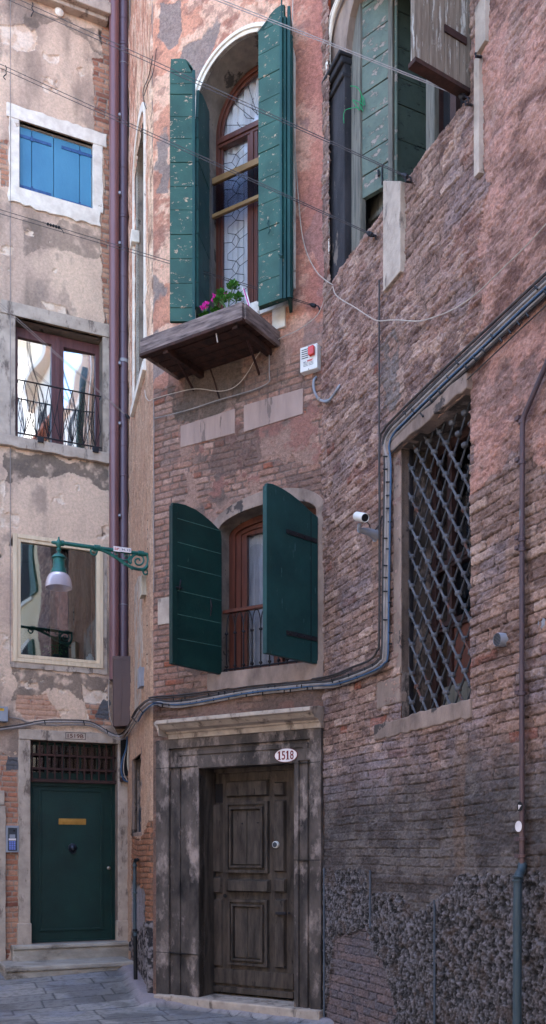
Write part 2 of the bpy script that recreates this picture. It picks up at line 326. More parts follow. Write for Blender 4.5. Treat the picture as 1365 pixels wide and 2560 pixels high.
MT = {
 'wall': wall_mat('weathered_masonry'), 'plaster': wall_mat('old_plaster', 45, .5, .9, .2),
 'paving_m': wall_mat('trachyte_paving', 120, .4, .6, .15),
 'stone': mat('istrian_stone', (190, 172, 158), (158, 142, 130), 7, (1, 1, 1), .75, .4, 35, patch=((112, 98, 90), 4, .46, (2, 2, .8), .10)),
 'stone_white': mat('white_marble', (236, 226, 214), (205, 192, 180), 8, (1, 1, 1), .75, .3, 40, patch=((168, 150, 136), 5, .36)),
 'stone_dirty': mat('grimy_stone', (104, 92, 86), (42, 37, 36), 2.6, (1.6, 1.6, .8), .85, 1.0, 30, patch=((158, 140, 132), 2.6, .49, (1.6, 1.6, .9), .14)),
 'step_stone': mat('worn_step_stone', (180, 170, 160), (136, 127, 118), 3, (1, 1, 2.5), .8, .5, 30, patch=((96, 86, 78), 2.4, .46, (1, 1, 2), .14)),
 'stone_black': mat('black_crusted_stone', (62, 58, 62), (28, 27, 32), 3, (2, 2, .6), .85, .4, 45, patch=((118, 104, 96), 3.0, .38, (2, 2, .7))),
 'stone_brown': mat('brown_stone', (158, 136, 124), (112, 95, 87), 4, (1.5, 1.5, .8), .85, .4, 45, patch=((72, 64, 62), 3, .40)),
 'teal_old': mat('peeling_teal_paint', (54, 90, 79), (36, 68, 60), 4, (1, 1, 1), .6, .35, 50, patch=((186, 160, 136), 14, .40, (1, 1, 1.7))),
 'teal_edge': mat('dark_teal_paint', (32, 78, 74), (20, 56, 56), 6, (1, 1, .4), .6, .3, 60, patch=((150, 140, 122), 14, .36, (1, 1, .7))),
 'green_dark': mat('dark_green_paint', (16, 50, 46), (9, 36, 34), 3, (1, 1, 1), .5, .25, 50, patch=((34, 70, 66), 11, .33, (3, 3, .8))),
 'green_mid': mat('deep_green_paint', (26, 66, 66), (15, 48, 50), 2.5, (1, 1, 1), .55, .25, 50, patch=((58, 94, 94), 9, .36, (3, 3, .6))),
 'green_grey': mat('faded_grey_green_paint', (104, 114, 104), (78, 90, 83), 5, (1, 1, 1), .75, .6, 40, patch=((148, 134, 126), 9, .44, (1, 1, 1.6))),
 'green_grey_dark': mat('mottled_grey_green_paint', (70, 82, 74), (54, 66, 60), 5, (1, 1, 1), .75, .3, 40, patch=((34, 42, 42), 9, .42, (1, 1, 2))),
 'wood_grey': mat('weathered_grey_wood', (128, 122, 112), (84, 82, 78), 5, (6, 6, .6), .85, .5, 30, patch=((60, 58, 54), 5, .36, (6, 6, .4))),
 'wood_planter': mat('weathered_planter_wood', (150, 130, 124), (64, 52, 52), 4, (1.2, 1.2, 9), .8, .5, 20),
 'wood_under': mat('dark_underside_wood', (72, 44, 36), (36, 24, 22), 4, (3, 3, 3), .85, .4, 30),
 'wood_brown': mat('brown_plank_wood', (146, 130, 116), (98, 84, 74), 5, (7, 7, .6), .85, .5, 30, patch=((184, 176, 168), 5, .45, (5, 5, .6))),
 'wood_door': mat('worn_grey_brown_door_wood', (90, 78, 70), (46, 39, 35), 3.5, (4, 4, .8), .85, .7, 26, patch=((34, 28, 26), 4, .40, (4, 4, 1.2), .10)),
 'mahogany': mat('varnished_red_brown_wood', (104, 58, 46), (76, 42, 34), 5, (5, 5, .5), .4, .1, 30, spec=.4),
 'frame_purple': mat('plum_brown_window_paint', (104, 66, 66), (84, 50, 52), 5, (4, 4, .5), .45, .1, 40),
 'frame_wood_light': mat('pale_wood_frame', (222, 200, 172), (196, 172, 144), 4, (5, 5, .6), .55, .15, 40),
 'frame_inner': mat('orange_brown_inner_frame', (158, 92, 62), (124, 68, 44), 5, (5, 5, .5), .5, .1, 40),
 'screen_alu': mat('ochre_screen_frame', (152, 120, 82), (120, 94, 64), 5, (1, 1, 1), .5, .05, 40),
 'alu_grey': mat('grey_screen_rail', (110, 104, 100), (90, 84, 82), 5, (1, 1, 1), .5, .05, 40),
 'blue': mat('blue_paint', (74, 134, 168), (62, 118, 154), 3, (1, 1, .5), .5, .12, 60),
 'blue_metal': mat('blue_painted_iron', (56, 96, 150), (40, 66, 110), 12, (1, 1, 1), .5, .2, 60),
 'pipe': mat('plum_brown_pipe', (128, 90, 92), (104, 70, 72), 2, (1, 1, .3), .35, .05, 40, metallic=.15, spec=.5),
 'pipe_dark': mat('dark_plum_pipe', (104, 84, 96), (84, 66, 76), 3, (1, 1, .4), .4, .05, 40, metallic=.1, spec=.5),
 'shroud': mat('brown_sheet_metal', (76, 50, 50), (60, 38, 40), 3, (1, 1, .5), .45, .08, 20, metallic=.1, spec=.5),
 'cable_grey': mat('grey_cable', (156, 146, 142), (120, 112, 110), 9, (1, 1, 1), .5, .05, 40),
 'cable_dark': mat('dark_cable', (72, 66, 66), (48, 44, 45), 9, (1, 1, 1), .5, .05, 40),
 'iron_mid': mat('dark_grille_iron', (74, 76, 84), (46, 46, 50), 9, (1, 1, 1), .55, .3, 50, metallic=.2),
 'cable_black': mat('black_rubber', (24, 24, 28), (14, 14, 18), 9, (1, 1, 1), .6, .05, 40),
 'cable_blue': mat('blue_cable', (64, 92, 124), (52, 76, 104), 9, (1, 1, 1), .5, .05, 40),
 'wire_white': mat('pale_wire', (196, 180, 168), (160, 146, 138), 20, (1, 1, 1), .6, .05, 40),
 'line_dark': mat('dark_clothesline', (66, 58, 58), (44, 38, 40), 20, (1, 1, 1), .6, .05, 40),
 'line_light': mat('light_clothesline', (150, 136, 132), (120, 108, 104), 20, (1, 1, 1), .6, .05, 40),
 'iron': mat('grey_blue_iron', (104, 104, 110), (62, 60, 64), 9, (1, 1, 1), .6, .4, 50, metallic=.2, patch=((96, 62, 50), 5, .40)),
 'iron_dark': mat('dark_iron', (46, 44, 50), (30, 28, 32), 9, (1, 1, 1), .55, .2, 50, metallic=.3),
 'iron_rust': mat('rusty_brown_iron', (70, 46, 42), (48, 30, 30), 9, (1, 1, 1), .65, .2, 50, metallic=.2),
 'pipe_thin': mat('rusty_thin_pipe', (104, 78, 74), (74, 66, 76), 2, (1, 1, .2), .5, .15, 30, metallic=.2, patch=((112, 128, 138), 4, .40, (1, 1, .4))),
 'pipe_steel': mat('grey_teal_steel_pipe', (74, 88, 96), (54, 66, 74), 2.5, (1, 1, .3), .5, .15, 30, metallic=.2),
 'teal_iron': mat('teal_painted_cast_iron', (26, 104, 92), (16, 74, 70), 12, (1, 1, 1), .42, .2, 60, metallic=.1, spec=.5),
 'plastic_white': mat('off_white_plastic', (226, 222, 218), (206, 202, 198), 3, (1, 1, 1), .5, .03, 40),
 'plastic_grey': mat('grey_plastic', (150, 152, 162), (128, 130, 140), 3, (1, 1, 1), .5, .03, 40),
 'plastic_beige': mat('beige_plastic_box', (188, 176, 158), (160, 150, 136), 3, (1, 1, 1), .55, .05, 40),
 'plastic_dark': mat('dark_grey_plastic', (62, 66, 76), (46, 50, 58), 3, (1, 1, 1), .5, .03, 40),
 'red_lens': mat('red_plastic_lens', (214, 44, 26), (184, 30, 20), 8, (1, 1, 1), .25, .03, 40, spec=.6),
 'brass': mat('brass', (196, 150, 84), (160, 116, 60), 8, (1, 1, 1), .35, .1, 60, metallic=.8),
 'chrome': mat('dull_nickel', (170, 158, 146), (130, 120, 110), 8, (1, 1, 1), .3, .1, 60, metallic=.8),
 'bronze': mat('dark_bronze', (64, 66, 76), (34, 36, 44), 30, (1, 1, 1), .3, .2, 60, metallic=.6),
 'enamel': mat('white_enamel', (232, 222, 222), (214, 202, 202), 5, (1, 1, 1), .4, .03, 40),
 'ink_red': mat('dark_red_lettering', (120, 22, 28), (100, 18, 24), 30, (1, 1, 1), .6, .02, 40),
 'ink_red2': mat('red_lettering', (196, 44, 36), (180, 40, 32), 30, (1, 1, 1), .6, .02, 40),
 'ink_blue': mat('dark_blue_lettering', (30, 40, 92), (26, 34, 80), 30, (1, 1, 1), .6, .02, 40),
 'ink_black': mat('black_paint', (40, 30, 32), (30, 22, 24), 30, (1, 1, 1), .7, .02, 40, patch=((190, 176, 166), 40, .36)),
 'ink_brown': mat('faded_brown_red_stencil', (108, 54, 46), (80, 40, 36), 30, (1, 1, 1), .7, .02, 40, patch=((190, 176, 166), 40, .38)),
 'yellow': mat('yellow_sticker', (226, 176, 40), (210, 160, 36), 9, (1, 1, 1), .5, .02, 40),
 'curtain_grey': mat('grey_curtain_cloth', (168, 164, 168), (140, 136, 142), 9, (3, 3, .5), .9, .1, 120),
 'curtain': mat('white_curtain_cloth', (238, 234, 236), (220, 214, 218), 9, (3, 3, .5), .9, .1, 120),
 'room': mat('dark_room_wall', (34, 30, 32), (22, 20, 22), 2, (1, 1, 1), .9, 0, 40),
 'reveal': mat('plastered_reveal', (150, 134, 122), (98, 88, 82), 5, (1, 1, 1), .9, .35, 30, patch=((70, 62, 58), 2.5, .42)),
 'leaf': mat('succulent_leaf', (74, 132, 52), (46, 96, 36), 30, (1, 1, 1), .5, .05, 60),
 'stem': mat('green_stem', (84, 104, 56), (62, 80, 40), 30, (1, 1, 1), .6, .05, 60),
 'petal': mat('magenta_petal', (208, 34, 150), (176, 20, 124), 30, (1, 1, 1), .6, .05, 60),
 'soil': mat('potting_soil', (52, 38, 30), (32, 24, 20), 30, (1, 1, 1), .95, .5, 60),
 'green_string': mat('green_string', (30, 150, 96), (20, 120, 76), 30, (1, 1, 1), .8, .05, 60),
 'tablet': mat('dull_pink_stone', (166, 140, 130), (142, 120, 112), 3, (3, 3, .5), .8, .3, 40, patch=((118, 100, 94), 3, .40, (3, 3, .6))),
 'cream': mat('cream_stucco', (224, 206, 176), (204, 182, 150), .6, (1, 1, .5), .9, .2, 20),
 'cream2': mat('white_stucco', (226, 220, 208), (206, 198, 184), .6, (1, 1, .5), .9, .2, 20),
 'pink_far': mat('pink_stucco', (206, 160, 132), (184, 138, 112), .6, (1, 1, .5), .9, .2, 20),
 'roof_mass': mat('terracotta_roof', (168, 96, 66), (120, 66, 48), 6, (1, 1, 1), .9, .4, 12),
 'mortar_line': mat('grey_joint_strip', (92, 98, 108), (68, 74, 84), 5, (1, 1, .3), .8, .2, 40),
 'white_paint': mat('white_window_paint', (230, 224, 214), (210, 202, 190), 5, (1, 1, 1), .6, .1, 40),
 'glass_sky': glass_mat('window_glass_wavy', .60, (235, 240, 242), .012, 1.1),
 'glass_dark': glass_mat('window_glass', .22, (215, 225, 225), .005, 1.2),
 'glass_dull': glass_mat('dull_glass', .06, (248, 250, 252), .003, 2),
 'glass_screen': glass_mat('screen_mesh', .08, (205, 208, 220), 0),
 'lamp_glass': None,
}
m, t, b = base_mat('ribbed_lamp_glass')
b.inputs['Base Color'].default_value = rgb((214, 200, 210)); b.inputs['Roughness'].default_value = .25
b.inputs['Transmission Weight'].default_value = .45; b.inputs['IOR'].default_value = 1.3; b.inputs['Alpha'].default_value = .85
MT['lamp_glass'] = m
# ================================================================== houses (top-level things)
def P3(xy, z=0): return Vector((xy[0], xy[1], z))
H_L = thing('plaster_house', 'grey beige plastered house with blue shutters, mirror-like windows and a green door', 'house', P3(CF))
H_M = thing('brick_house', 'pink brick and plaster house in the middle with green shutters and the old wooden door', 'house', P3(C1))
H_R = thing('rough_brick_house', 'mauve rough brick house with a lattice grilled window and grey green shutters', 'house', P3(R.xy(1365)))

def arch_pts(uc, zs, rx, rz, n=28, a0=180, a1=0):
    return [(uc + rx * math.cos(math.radians(a0 + (a1 - a0) * i / n)), zs + rz * math.sin(math.radians(a0 + (a1 - a0) * i / n))) for i in range(n + 1)]
# --- openings on the middle front
UW0 = M.pu(493)[0]; UW1 = M.pu(722)[0]; UWc = (UW0 + UW1) / 2; UWr = (UW1 - UW0) / 2
UWz = M.uz(625, 86)[1] - UWr; UWb = M.uz(600, 776)[1]
up_open = [(UW0, UWb), (UW1, UWb)] + arch_pts(UWc, UWz, UWr, UWr, a0=0, a1=180)
LW0 = M.pu(549)[0]; LW1 = M.pu(793)[0]; LWc = (LW0 + LW1) / 2; LWh = (LW1 - LW0) / 2
LWz = M.uz(549, 1330)[1]; LWb = M.uz(785, 1655)[1]; LWr = M.uz(668, 1262)[1] - LWz
lo_open = [(LW0, LWb), (LW1, LWb)] + arch_pts(LWc, LWz, LWh, LWr, a0=0, a1=180)
D0 = M.pu(505)[0]; D1 = M.pu(743)[0]; Dz0 = M.uz(743, 2512)[1]; Dz1 = M.uz(505, 1919)[1]
door_open = [(D0, Dz0 - .3), (D1, Dz0 - .3), (D1, Dz1), (D0, Dz1)]
# gothic window on the chamfer
G0 = FC.pu(344)[0]; G1 = FC.pu(368)[0]; Gc = (G0 + G1) / 2; Gr = (G1 - G0) / 2
Gzt = FC.uz(357, 338)[1]; Gzs = FC.uz(345, 440)[1]; Gzb = FC.uz(344, 1010)[1]
def gothic(u0, u1, zs, zt, n=10):
    uc = (u0 + u1) / 2; l = [(u0 + (uc - u0) * (1 - math.cos(math.pi / 2 * i / n)) , zs + (zt - zs) * math.sin(math.pi / 2 * i / n)) for i in range(n + 1)]
    return l + [(2 * uc - a, b) for a, b in l[-2::-1]]
goth_open = [(G0, Gzb), (G1, Gzb)] + gothic(G0, G1, Gzs, Gzt)[::-1]
sm0 = FC.uz(336, 1900); sm1 = FC.uz(358, 2090)
small_open = [(sm0[0], sm1[1]), (sm1[0], sm1[1]), (sm1[0], sm0[1]), (sm0[0], sm0[1])]
# --- openings on the left house
def rect(PL, tl, br):
    a = PL.uz(*tl); b = PL.uz(*br); return [(a[0], b[1]), (b[0], b[1]), (b[0], a[1]), (a[0], a[1])]
def rb(r): return r[0][0], r[1][0], r[0][1], r[2][1]       # u0,u1,z0,z1
bl_open = rect(L, (48, 302), (232, 524)); w2_open = rect(L, (38, 792), (256, 1134))
w3_open = rect(L, (50, 1352), (247, 1652)); d2_open = rect(L, (75, 1850), (293, 2351))
# --- openings on the right wall
g_open = rect(R, (1010, 1122), (1185, 1748))
ru0 = R.pu(831)[0]; ru1 = R.pu(1184)[0]; rz0 = R.uz(1182, 240)[1]; ZTOP_R = 9.9
ru_open = [(ru0, rz0), (ru1, rz0), (ru1, ZTOP_R + 1), (ru0, ZTOP_R + 1)]

# ------------------------------------------------------------------ wall surfaces
def f_left(U, Z):
    n1 = fbm(U * 1.6, Z * 1.1, 11, 5); st = fbm(U * 5, Z * .7, 12, 5); fine = fbm(U * 12, Z * 12, 13, 4)
    light = lin((212, 182, 160)); mid = lin((188, 160, 143)); dark = lin((120, 104, 93)); ex = lin((206, 176, 154)); wh = lin((220, 198, 180))
    c = mixc(light, mid, ss(.38, .62, n1)); c = mixc(c, dark, ss(.50, .74, st * .6 + .4 * n1) * .7); c = mixc(c, lin((128, 112, 104)), ss(.52, .66, fbm(U * 2.6, Z * 1.7, 18, 6, .62)) * .55)
    # soot under sills, low zone darker and greyer
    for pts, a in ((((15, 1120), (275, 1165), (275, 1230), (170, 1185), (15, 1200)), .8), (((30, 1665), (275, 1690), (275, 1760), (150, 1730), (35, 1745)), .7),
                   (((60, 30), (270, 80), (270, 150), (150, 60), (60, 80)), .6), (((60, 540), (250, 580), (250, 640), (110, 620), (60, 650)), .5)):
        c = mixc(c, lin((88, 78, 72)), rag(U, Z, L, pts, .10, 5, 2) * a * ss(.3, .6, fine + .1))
    H = .004 * fbm(U * 3, Z * 3, 14, 4) + .002 * fine
    cr = ridge(U * 1.8 + .4 * n1, Z * 1.8, 15, 3); crk = ss(.90, .95, cr) * ss(.42, .55, fbm(U * .9, Z * .9, 16, 2))
    c = mixc(c, lin((60, 50, 46)), crk * .9); H = H - .010 * crk
    # flaked places
    fl = ss(.71, .725, fbm(U * 3.3, Z * 4.1, 21, 6, .6)) 
    for i, pts in enumerate((((0, 62), (60, 62), (95, 95), (88, 122), (40, 128), (0, 105)), ((108, 130), (150, 140), (150, 160), (110, 148)), ((105, 750), (160, 762), (165, 790), (120, 790)),
                ((0, 1285), (50, 1292), (48, 1320), (0, 1315)), ((0, 1200), (12, 1200), (14, 1290), (0, 1290)), ((200, 1712), (262, 1735), (275, 1800), (215, 1790), (210, 1750)), ((100, 208), (118, 216), (125, 232), (105, 226)))):
        fl = np.maximum(fl, rag(U, Z, L, pts, .05, 8, 30 + i))
    e, r1, r2 = bricks(U, Z, 5, .062, .24)
    bc = mixc(mixc(lin((166, 110, 88)), lin((186, 144, 120)), r1), lin((132, 84, 70)), ss(.6, 1, r2)); mort = lin((150, 136, 126))
    bcol = mixc(mort + 0 * bc, bc, e)
    c = mixc(c, mixc(ex + 0 * c, wh + 0 * c, ss(.4, .6, fine)), fl); H = H - .011 * fl
    bm = np.zeros(U.shape)
    for i, pts in enumerate((((233, 148), (280, 140), (280, 340), (236, 330)), ((255, 50), (285, 50), (285, 160), (256, 150)), ((257, 330), (285, 330), (285, 830), (262, 830), (250, 600), (262, 480)),
                ((0, 350), (20, 350), (24, 470), (0, 465)), ((45, 1737), (115, 1735), (155, 1795), (60, 1800), (38, 1770)), ((0, 1880), (44, 1900), (46, 2350), (12, 2400), (0, 2400)), ((212, 1755), (275, 1760), (275, 1815), (225, 1808)))):
        bm = np.maximum(bm, rag(U, Z, L, pts, .03, 12, 50 + i))
    pal = rag(U, Z, L, ((45, 1737), (115, 1735), (155, 1795), (60, 1800), (38, 1770)), .03, 12, 54)
    bcol = mixc(bcol, lin((190, 150, 128)) + 0 * bcol, pal * .85 * ss(.2, .4, fine))
    c = mixc(c, bcol, bm); H = H * (1 - bm) + bm * (-.012 + .010 * e + .004 * fine)
    gp = rag(U, Z, L, ((17, 1893), (44, 1893), (48, 1925), (16, 1925)), .02, 10, 70); gp = np.maximum(gp, rag(U, Z, L, ((255, 1748), (275, 1750), (275, 1800), (235, 1795)), .03, 10, 71))
    c = mixc(c, lin((92, 90, 94)) + 0 * c, gp)
    return H, c

def f_mid(U, Z):
    n1 = fbm(U * 1.7, Z * 1.7, 101, 5); fine = fbm(U * 14, Z * 14, 102, 4); st = fbm(U * 6, Z * .9, 103, 4)
    flake = fbm(U * 3.2, Z * 4.2, 104, 7, .62); flv = np.floor(flake * 9) / 9
    pink = lin((212, 150, 124)); rose = lin((184, 128, 108)); pale = lin((232, 188, 162)); grey = lin((142, 126, 120)); brown = lin((128, 92, 80))
    c = mixc(pink + 0 * fine[..., None], rose + 0 * fine[..., None], ss(.4, .62, n1)); c = mixc(c, pale, ss(.50, .56, flake) * .8); c = mixc(c, lin((150, 108, 96)), ss(.44, .38, fbm(U * 7, Z * 9, 130, 6, .7)) * .6)
    zt = M.uz(600, 900)[1]
    gp = ss(.60, .63, fbm(U * 1.9 + 3, Z * 1.5, 105, 6)) 
    for i, pts in enumerate((((400, 15), (450, 10), (455, 100), (425, 130), (395, 90)), ((460, 120), (560, 60), (500, 200), (430, 200)), ((395, 350), (425, 350), (425, 480), (400, 480)), )):
        gp = np.maximum(gp, rag(U, Z, M, pts, .06, 7, 110 + i))
    c = mixc(c, grey, gp * .9)
    right = ss(M.pu(690)[0], M.pu(815)[0], U); c = mixc(c, lin((176, 112, 104)), right * ss(zt - .3, zt + .5, Z) * .7)
    H = .020 * flv + .006 * fine - .004 * gp + .008 * fbm(U * 7, Z * 9, 130, 6, .7)
    rg = ridge(U * 2.1, Z * 2.4, 106, 4); crk = ss(.86, .93, rg) * (1 - gp); H = H - .006 * crk; c = mixc(c, lin((112, 70, 60)), crk * .45)
    # below the planter: bare brick with scraps of plaster
    e, r1, r2 = bricks(U, Z, 7, .066, .25)
    bc = mixc(mixc(lin((164, 122, 106)), lin((144, 110, 98)), r1), lin((150, 92, 74)), ss(.86, .92, r2)); bc = mixc(bc, lin((188, 150, 134)), ss(.6, .9, r1) * .7); bc = mixc(bc, lin((120, 94, 86)), ss(.5, .7, fbm(U * 8, Z * 10, 131, 5, .65)) * .55)
    bcol = mixc(lin((118, 100, 93)) + 0 * bc, bc, e * (.55 + .45 * ss(.35, .5, flake)))
    low = ss(zt + .25, zt - .25, Z + .5 * (n1 - .5))
    plast = ss(.485, .51, fbm(U * 2.4, Z * 2.0, 107, 7, .62) + .03 * right)
    pc = mixc(lin((154, 122, 109)) + 0 * fine[..., None], lin((108, 90, 83)) + 0 * fine[..., None], ss(.45, .6, n1)); pc = mixc(pc, lin((146, 100, 90)), ss(.5, .6, flake) * .8)
    col_l = rag(U, Z, M, ((383, 980), (440, 960), (450, 1130), (470, 1230), (430, 1340), (430, 1650), (520, 1720), (383, 1730)), .03, 8, 120)
    bm = np.clip(low * (1 - plast) + col_l, 0, 1); pl2 = low * plast * (1 - col_l)
    c = mixc(c, pc, pl2); c = mixc(c, bcol, bm)
    H = H * (1 - bm) + bm * (-.006 + .015 * e * (.5 + .5 * r2) + .006 * fine + .010 * flake)
    # rusty smear where the planter drips
    so = rag(U, Z, M, ((425, 895), (700, 830), (720, 960), (640, 1010), (600, 1010), (450, 1060), (420, 1000)), .10, 4, 121)
    c = mixc(c, lin((98, 84, 76)), so * (.45 + .5 * ss(.4, .6, st)))
    dk = rag(U, Z, M, ((540, 1080), (640, 1060), (660, 1150), (590, 1200), (530, 1180)), .09, 5, 123); dk = np.maximum(dk, rag(U, Z, M, ((700, 1180), (815, 1170), (815, 1290), (740, 1280)), .09, 5, 124) * .8)
    c = mixc(c, lin((104, 84, 78)), dk * .7)
    mo = ss(.5, .7, fbm(U * 3, Z * 3, 125, 4)) * rag(U, Z, M, ((560, 960), (640, 990), (760, 930), (720, 900)), .08, 5, 126); c = mixc(c, lin((92, 88, 74)), mo * .6)
    H = H * ss(0, .04, U + MLEN) * ss(0, .02, -U + .02)
    zl = M.uz(600, 1740)[1]; c = mixc(c, lin((110, 88, 78)), ss(zl + .2, zl - .1, Z) * .6)
    return H, c

def f_chamfer(U, Z):
    n1 = fbm(U * 3, Z * .8, 201, 5); st = fbm(U * 16, Z * 1.0, 202, 5); fine = fbm(U * 14, Z * 14, 203, 4); rg = ridge(U * 9, Z * 3.0, 204, 5); vg = fbm(U * 26, Z * 6, 209, 6, .65)
    c = mixc(lin((222, 182, 154)) + 0 * fine[..., None], lin((200, 144, 120)) + 0 * fine[..., None], ss(.45, .6, n1)); c = mixc(c, lin((150, 116, 98)), ss(.55, .72, st) * .6); c = mixc(c, lin((120, 88, 74)), ss(.44, .34, vg) * .8); c = mixc(c, lin((238, 208, 184)), ss(.56, .64, vg) * .6)
    zt = FC.uz(350, 1000)[1]; c = mixc(c, lin((172, 138, 116)), ss(zt + .3, zt - .3, Z) * .8)
    e, r1, r2 = bricks(U, Z, 17, .062, .20, .03, .008)
    zb0 = FC.uz(350, 2085)[1]; zb1 = FC.uz(380, 2240)[1]
    bm = rag(U, Z, FC, ((336, 2085), (358, 2100), (386, 2040), (386, 2330), (374, 2330), (372, 2230), (336, 2200)), .03, 10, 5)
    bcol = mixc(lin((104, 84, 72)) + 0 * c, mixc(lin((160, 108, 82)), lin((132, 92, 74)), r1), e)
    c = mixc(c, bcol, bm)
    rn = rag(U, Z, FC, ((332, 2195), (372, 2225), (376, 2560), (332, 2560)), .05, 9, 6); c = mixc(c, mixc(lin((150, 140, 144)) + 0 * c, lin((74, 68, 66)) + 0 * c, ss(.4, .6, fbm(U * 4, Z * 4, 206, 5))), rn)
    lo = rag(U, Z, FC, ((332, 2340), (388, 2290), (388, 2560), (332, 2560)), .06, 8, 8); spk = fbm(U * 26, Z * 26, 207, 4)
    c = mixc(c, mixc(lin((54, 50, 52)) + 0 * c, lin((134, 124, 124)) + 0 * c, ss(.45, .62, spk)), lo)
    H = (.012 * ss(.3, .7, rg) + .03 * vg) * (1 - rn) + .004 * fine + bm * .012 * e + lo * (.03 * spk) + rn * .006 * fine
    H = H * ss(0, .04, -U)
    return H, c

def f_right(U, Z):
    n1 = fbm(U * 1.1, Z * 1.1, 301, 5); fine = fbm(U * 14, Z * 14, 302, 5, .6); md = fbm(U * 5, Z * 6, 303, 6, .62); st = fbm(U * 7, Z * .8, 304, 5)
    rg = ridge(U * 4.5, Z * 6.5 + 1.2 * n1, 305, 5)
    e, r1, r2 = bricks(U, Z, 27, .0705, .285, .028, .007, .001, .0065)
    brk = mixc(mixc(lin((166, 134, 120)), lin((124, 101, 94)), r1), lin((188, 160, 146)), ss(.72, 1, r2)); brk = mixc(brk, lin((142, 84, 66)), ss(.965, .98, r1) * .9)
    brk = mixc(brk, lin((132, 120, 124)), ss(.5, .7, fbm(U * 2.6, Z * 2.6, 306, 5)) * .6)
    mort = lin((84, 71, 66)); c = mixc(mort + 0 * brk, brk, e)
    ck = fbm(U * 6.5, Z * 24 + 1.5 * n1, 330, 6, .66); crev_shade = ss(.43, .33, ck); gr = .020 * (fbm(U * 42, Z * 52, 332, 3, .7) - .5); erod = ss(.40, .56, fbm(U * 3, Z * 4, 331, 5))
    c = c * (1 + 18 * gr)[..., None]; c = mixc(c, lin((186, 158, 146)), ss(.56, .66, ck) * .35); c = mixc(c, lin((76, 60, 56)), crev_shade * .5)  # relief shading put into the colour: crevices darkened, ridges paled
    H = .021 * e * (.4 + .6 * r2) * (.5 + .5 * erod) + .012 * fine + .014 * ck + .006 * md + gr
    # upper zone: broken render hides most of the courses
    zu = R.uz(900, 1330)[1]; up = ss(zu - .5, zu + .5, Z + .9 * (n1 - .5)); 
    keepb = ss(.47, .53, fbm(U * 2.2, Z * 2.6, 307, 6)); bur = up * (.85 - .70 * keepb)
    pu_ = mixc(mixc(lin((164, 132, 122)) + 0 * c, lin((130, 106, 101)) + 0 * c, ss(.4, .6, md)), lin((204, 174, 158)) + 0 * c, ss(.56, .64, fbm(U * 6, Z * 8, 308, 6, .65)) * .7)
    pu_ = mixc(pu_, lin((148, 104, 94)), ss(.52, .62, fbm(U * 1.5 + 5, Z * 1.3, 309, 5)) * .5)
    dpk = ss(.42, .30, fbm(U * 8, Z * 13, 310, 6, .7)); pu_ = mixc(pu_, lin((84, 64, 64)), dpk * .55)
    c = mixc(c, pu_, bur); 
    c = mixc(c, lin((74, 58, 60)), bur * crev_shade * .6); c = mixc(c, lin((192, 166, 156)), bur * ss(.56, .64, ck) * .5)
    H = H * (1 - bur) + bur * (.014 * rg * (.4 + md) + .012 * md + .010 * fine + .050 * (ck - .3) + gr + .012 * e - .008 * dpk)
    # smooth red plaster on the upper right
    rp = rag(U, Z, R, ((1196, -300), (1600, -900), (1600, 1150), (1430, 1150), (1380, 1180), (1290, 1130), (1190, 1240), (1190, 960), (1215, 800), (1215, 560), (1240, 460), (1205, 420)), .10, 4, 311)
    flk = fbm(U * 4, Z * 5, 312, 7, .6); rc = mixc(lin((176, 134, 119)) + 0 * c, lin((144, 114, 106)) + 0 * c, ss(.42, .58, n1)); rc = mixc(rc, lin((196, 146, 132)), ss(.5, .6, flk) * .6); rc = mixc(rc, lin((112, 82, 74)), ss(.44, .3, flk) * .8); rc = mixc(rc, lin((104, 78, 76)), crev_shade * .5); rc = mixc(rc, lin((200, 160, 148)), ss(.56, .62, ck) * .4)
    rc = rc * (1 + 12 * gr)[..., None]; rp = rp * (.45 + .55 * ss(.36, .5, fbm(U * 3, Z * 3.6, 333, 6, .65))); c = mixc(c, rc, rp); H = H * (1 - rp) + rp * (gr + .008 + .020 * np.floor(flk * 10) / 10 + .008 * fine + .016 * ck)
    c = c * np.array([1.02, .985, .98])
    # soot: the foot of the wall is crusted grey-black
    zs = R.uz(1000, 1960)[1]; so = ss(zs + .32, zs - .22, Z + .35 * (st - .5) + .2 * (n1 - .5))
    c = mixc(c, mixc(lin((108, 100, 98)) + 0 * c, lin((80, 74, 74)) + 0 * c, ss(.4, .6, md)), so * (.70 + .22 * e))
    H = H - .15 * so * .018 * (e - 1) * (1 - bur)
    for px, w_ in ((1156, 16), (1325, 15)):
        u0 = R.pu(px - w_)[0]; u1 = R.pu(px + w_)[0]; s_ = ss(u0 - .02, u0 + .03, U + .03 * (fine - .5)) * ss(u1 + .02, u1 - .03, U + .03 * (fine - .5))
        if px == 1156: s_ = s_ * ss(R.uz(px, 1750)[1], R.uz(px, 1880)[1], Z) * ss(R.uz(px, 2240)[1], R.uz(px, 2150)[1], Z); cc = lin((124, 98, 82))
        else: s_ = s_ * ss(R.uz(px, 1150)[1], R.uz(px, 1300)[1], Z) * ss(R.uz(px, 2330)[1], R.uz(px, 2200)[1], Z); cc = lin((70, 50, 40))
        c = mixc(c, cc + 0 * c, s_ * (.15 + .5 * fine))
    # cement smear beside the seam, pale salt bloom
    gs = rag(U, Z, R, ((950, 870), (1005, 820), (1010, 1000), (960, 1060)), .05, 9, 313) * ss(.45, .55, fbm(U * 9, Z * 9, 314, 3)); c = mixc(c, lin((114, 108, 108)), gs * .7)
    bl = .6 * ss(.56, .68, fbm(U * 2, Z * 2.4, 315, 5)) * ss(zs + .9, zs + .2, Z) * ss(zs - .3, zs + .2, Z); c = mixc(c, lin((176, 162, 168)), bl * .45 * e)
    # rough cast dado
    pz = np.zeros(U.shape)
